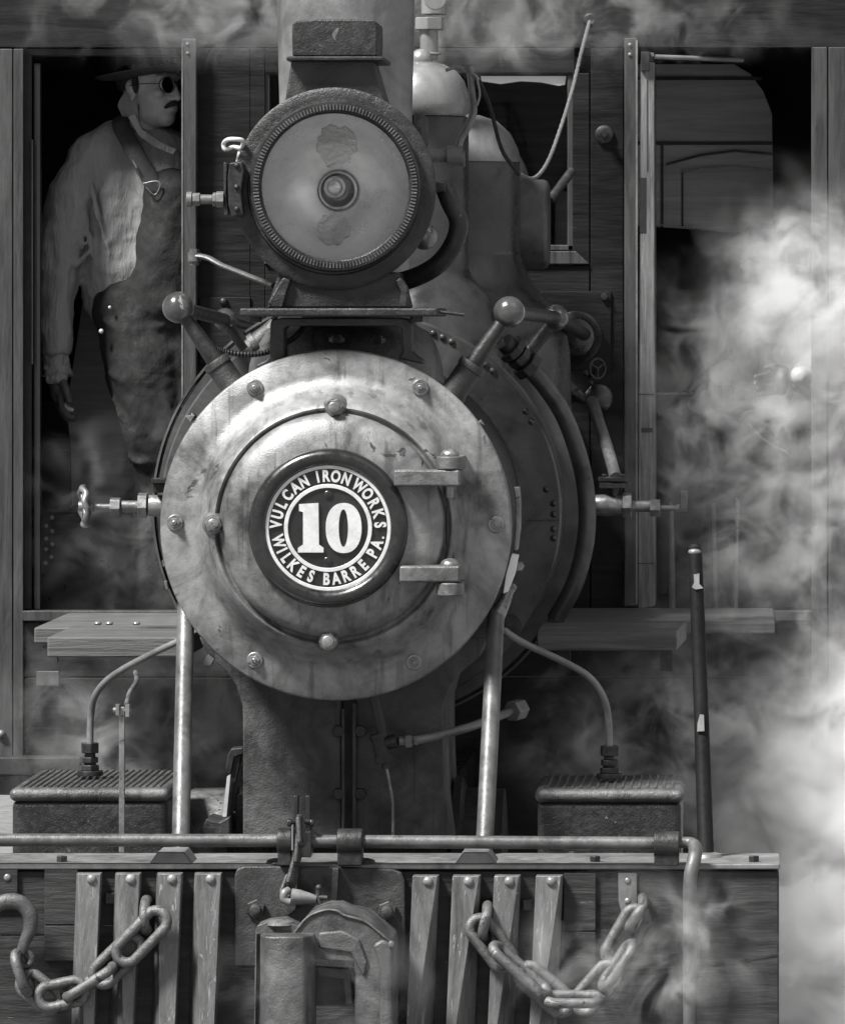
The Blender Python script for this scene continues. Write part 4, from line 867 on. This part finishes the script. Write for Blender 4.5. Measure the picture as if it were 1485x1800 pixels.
folds(m, [[(150,268,-.065),(160,320,-.090),(172,380,-.098),(190,440,-.098),(200,470,-.09)],
          [(140,300,-.075),(134,350,-.095),(140,410,-.09),(150,450,-.08)], [(120,330,-.07),(108,400,-.085),(96,450,-.08)], [(78,455,-.06),(105,470,-.09),(135,462,-.085),(160,440,-.09)], [(75,480,-.055),(100,492,-.09),(128,486,-.075)],
          [(80,515,-.06),(100,522,-.085),(122,514,-.075)], [(78,536,-.06),(98,546,-.09),(120,540,-.075)], [(80,562,-.07),(100,568,-.092),(118,562,-.08)],
          [(150,300,-.075),(148,360,-.09),(158,420,-.085),(168,470,-.08)]])
sh = cloth('shirt', m, M['shirt'], man, .0065, 14, .024, .08)
# stand-up collar
for pts_, ya_ in (([(226,150),(209,176),(206,186),(214,203),(230,222),(246,240),(244,205),(241,172)], MY-.02), ([(224,204),(238,198),(250,226),(280,246),(312,262),(304,272),(272,258),(244,238)], MY-.115)):
    m = MB(); m.prism(pts_, ya_, ya_+.012); cr_ = build('collar', m, M['shirt'], man, bevel=.004, segs=3)
# bib overalls
m = MB()
limb(m, [P(300, 345, MY-.06), P(300, 430, MY-.06), P(295, 520, MY-.04)], [.085, .10, .115])
limb(m, [P(232, 545, MY+.0), P(300, 545, MY+.0)], [.118, .135])
limb(m, [P(245, 560, MY), P(262, 650, MY-.02), P(278, 740, MY-.03), P(290, 840, MY), P(285, 960, MY+.03), P(280, 1160, MY+.06)], [.125, .128, .110, .088, .08, .08])
limb(m, [P(300, 560, MY+.02), P(330, 700, MY+.0), P(345, 850, MY+.02), P(345, 1160, MY+.06)], [.13, .115, .085, .08])
folds(m, [[(170,560,-.10),(220,580,-.13),(290,572,-.14)], [(180,655,-.10),(230,668,-.14),(300,660,-.12)], [(190,690,-.09),(215,740,-.12),(250,790,-.11)], [(215,800,-.06),(250,815,-.11),(300,800,-.10)], [(240,850,-.05),(262,880,-.09),(300,890,-.07)], [(230,600,-.13),(255,640,-.145),(300,650,-.14)]], .013)
cloth('overalls', m, M['denim'], man, .008, 10, .018, .07)
m = MB(); m.tube([P(222, 205, MY+.02), P(212, 218, MY-.06), P(235, 262, MY-.115), P(262, 310, MY-.125), P(285, 345, MY-.12)], .026, n=12, squash=.35); stp = build('brace_strap', m, M['felt'], man)
m = MB()
m.tube([P(233, 280, MY-.15), P(240, 294, MY-.15)], .0025); m.tube([P(252, 322, MY-.15), P(275, 318, MY-.15), P(282, 325, MY-.15), P(272, 342, MY-.15), P(256, 328, MY-.15)], .0022)
build('brace_buckle', m, M['steel'], man)
for (x, y, r) in ((178, 582, .0075), (193, 540, .005)): m = MB(); m.ball(P(x, y, MY-.125), r, n=12); build('trouser_button', m, M['letter'], man)
# gauntlet worn on the hanging hand
m = MB(); hand(m, wr, Vector((.04, -.05, -1)).normalized(), Vector((.7, -.3, 0)), Vector((.25, -.9, 0)).normalized(), 1.16)
cloth('glove', m, M['glove'], man, .004, 3)
m = MB(); m.cyl(P(99, 622, MY-.055), P(101, 662, MY-.06), .036, .045, n=16); limb(m, [P(88, 668, MY-.10), P(112, 664, MY-.105)], [.014, .017]); cloth('glove_cuff', m, M['shirt'], man, .005, 4, .02, .03)

# second figure bending in the steam of the other doorway
M2 = 2.62
man2 = empty('person', P(1340, 1190, M2), label='crew member in overalls, half lost in steam in the other cab doorway', category='person')
hm, mt, hs = head_mb(P(1362, 470, M2), .235, R(-60), R(-18))
limb(hm, [P(1365, 500, M2+.02), P(1372, 560, M2+.03)], [.056, .065])
limb(hm, [P(1365, 600, M2+.03), P(1350, 700, M2+.03), P(1340, 800, M2+.03)], [.12, .12, .11])
limb(hm, [P(1315, 590, M2), P(1290, 650, M2-.08), P(1258, 660, M2-.16)], [.05, .04, .03])
limb(hm, [P(1420, 590, M2), P(1440, 660, M2-.08), P(1405, 662, M2-.2)], [.05, .04, .03])
for (q0, q1, q2) in (((1310, 800), (1300, 980), (1300, 1150)), ((1375, 800), (1385, 980), (1390, 1150))): limb(hm, [P(*q0, M2+.05), P(*q1, M2-.02), P(*q2, M2+.06)], [.09, .06, .045])
cloth('body', hm, M['skin'], man2, .006, 4)
for (w_, d_, f_) in ((P(1262, 662, M2-.15), Vector((-.5, -.2, -.8)), Vector((-.8, 0, .5))), (P(1400, 663, M2-.2), Vector((-.9, -.2, -.2)), Vector((-.2, 0, .9)))):
    m = MB(); hand(m, w_, d_.normalized(), Vector((0, -1, 0)), f_.normalized(), .9); cloth('glove', m, M['glove'], man2, .005, 3)
m = MB(); m.lathe(P(1362, 448, M2), (.1, 0, 1), [(.098, -.02), (.10, .03), (.095, .07), (.06, .09), (.002, .092)], n=40, cap=False); build('cap', m, M['felt'], man2)
m = MB(); limb(m, [P(1372, 575, M2+.03), P(1360, 650, M2+.03), P(1350, 730, M2+.03)], [.10, .145, .14]); limb(m, [P(1325, 575, M2), P(1300, 640, M2-.07)], [.075, .062]); limb(m, [P(1410, 575, M2), P(1442, 650, M2-.08), P(1420, 665, M2-.15)], [.075, .06, .05]); cloth('shirt', m, M['shirt'], man2, .009, 5, .03, .06)
m = MB(); limb(m, [P(1335, 770, M2), P(1335, 840, M2+.0)], [.145, .155]); limb(m, [P(1305, 850, M2), P(1298, 980, M2-.03), P(1296, 1160, M2+.05)], [.115, .095, .085]); limb(m, [P(1370, 850, M2), P(1385, 980, M2-.03), P(1390, 1160, M2+.05)], [.115, .095, .085]); cloth('overalls', m, M['denim'], man2, .01, 5, .03, .07)
m = MB(); m.tube([P(1315, 745, M2-.16), P(1345, 775, M2-.175), P(1385, 797, M2-.16)], .004); build('belt', m, M['rope'], man2)

# ------------------------------------------------------------------ steam
def steam(px, py, y, hw, hh, hy, dens, scale=5.0, lo=.45, hi=.70, seed=0, stretch=(1, 1, 1), soft=.5, label=None):
    c = P(px, py, y); wx, wz = L(hw, y), L(hh, y)
    m = MB(); m.ball((0, 0, 0), 1, n=32, sq=(wx, hy, wz)); m.v = [v+c for v in m.v]
    mm = bpy.data.materials.new('steam_vapour'); mm.use_nodes = True; t = mm.node_tree; N, K = t.nodes, t.links; N.clear()
    out = N.new('ShaderNodeOutputMaterial'); pv = N.new('ShaderNodeVolumePrincipled'); K.new(pv.outputs[0], out.inputs['Volume'])
    pv.inputs['Color'].default_value = (1, 1, 1, 1); pv.inputs['Anisotropy'].default_value = .1
    tc = N.new('ShaderNodeTexCoord'); dv = N.new('ShaderNodeVectorMath'); dv.operation = 'DIVIDE'; dv.inputs[1].default_value = (wx, hy, wz); K.new(tc.outputs['Object'], dv.inputs[0])
    ln = N.new('ShaderNodeVectorMath'); ln.operation = 'LENGTH'; K.new(dv.outputs[0], ln.inputs[0])
    fo = N.new('ShaderNodeMapRange'); fo.interpolation_type = 'SMOOTHSTEP'; fo.inputs[1].default_value = 1; fo.inputs[2].default_value = 1-soft; K.new(ln.outputs['Value'], fo.inputs[0])
    mp = N.new('ShaderNodeMapping'); mp.inputs['Location'].default_value = (seed*3.7, seed*1.3, seed*2.1); mp.inputs['Scale'].default_value = stretch; K.new(tc.outputs['Object'], mp.inputs[0])
    nz = N.new('ShaderNodeTexNoise'); nz.inputs['Scale'].default_value = scale; nz.inputs['Detail'].default_value = 6; nz.inputs['Roughness'].default_value = .64; nz.inputs['Distortion'].default_value = 1.1; K.new(mp.outputs[0], nz.inputs['Vector'])
    ra = N.new('ShaderNodeMapRange'); ra.interpolation_type = 'SMOOTHSTEP'; ra.inputs[1].default_value = lo; ra.inputs[2].default_value = hi; K.new(nz.outputs['Fac'], ra.inputs[0])
    m1 = N.new('ShaderNodeMath'); m1.operation = 'MULTIPLY'; K.new(ra.outputs[0], m1.inputs[0]); K.new(fo.outputs[0], m1.inputs[1])
    m2 = N.new('ShaderNodeMath'); m2.operation = 'MULTIPLY'; m2.inputs[1].default_value = dens; K.new(m1.outputs[0], m2.inputs[0]); K.new(m2.outputs[0], pv.inputs['Density'])
    o = build('steam', m, mm, origin=c); setp(o, kind='stuff', label=label, category='steam', group='drifting steam'); return o
steam(1600, 1540, 1.3, 430, 520, .8, 28, 5, .44, .62, 1, soft=.95, label='dense white steam billowing low beside the end of the pilot beam')
steam(1440, 500, 1.5, 230, 210, .40, 9, 6, .45, .64, 2, soft=1.0, label='bright plume of steam rolling over the second doorway post')
steam(1430, 840, 1.4, 400, 620, .40, 5.5, 6.5, .47, .64, 3, soft=1.0, label='thin swirling steam in front of the steamy doorway')
steam(1150, 1300, .9, 330, 230, .40, 4.0, 7, .48, .64, 4, soft=.8, label='wispy steam between steam chest and marker pole')
steam(1150, 1680, -.95, 330, 190, .20, 3.6, 7, .48, .66, 5, soft=.8, label='faint steam drifting over the chain near the uncoupling handle')
steam(250, 1300, 1.2, 330, 300, .40, 2.2, 7, .48, .66, 6, soft=.8, label='faint steam below the running board over the ribbed chest')
steam(700, 30, 1.95, 900, 130, .20, 3.6, 7, .47, .65, 7, soft=.8, label='thin veil of steam along the top of the cab')
steam(560, 1720, -1.2, 300, 130, .15, 1.4, 7, .48, .66, 8, soft=.8, label='faint steam curling around the coupler')
steam(250, 900, 1.95, 260, 260, .18, 2.0, 7, .50, .68, 9, soft=.8, label='faint steam in front of the man with the hat')
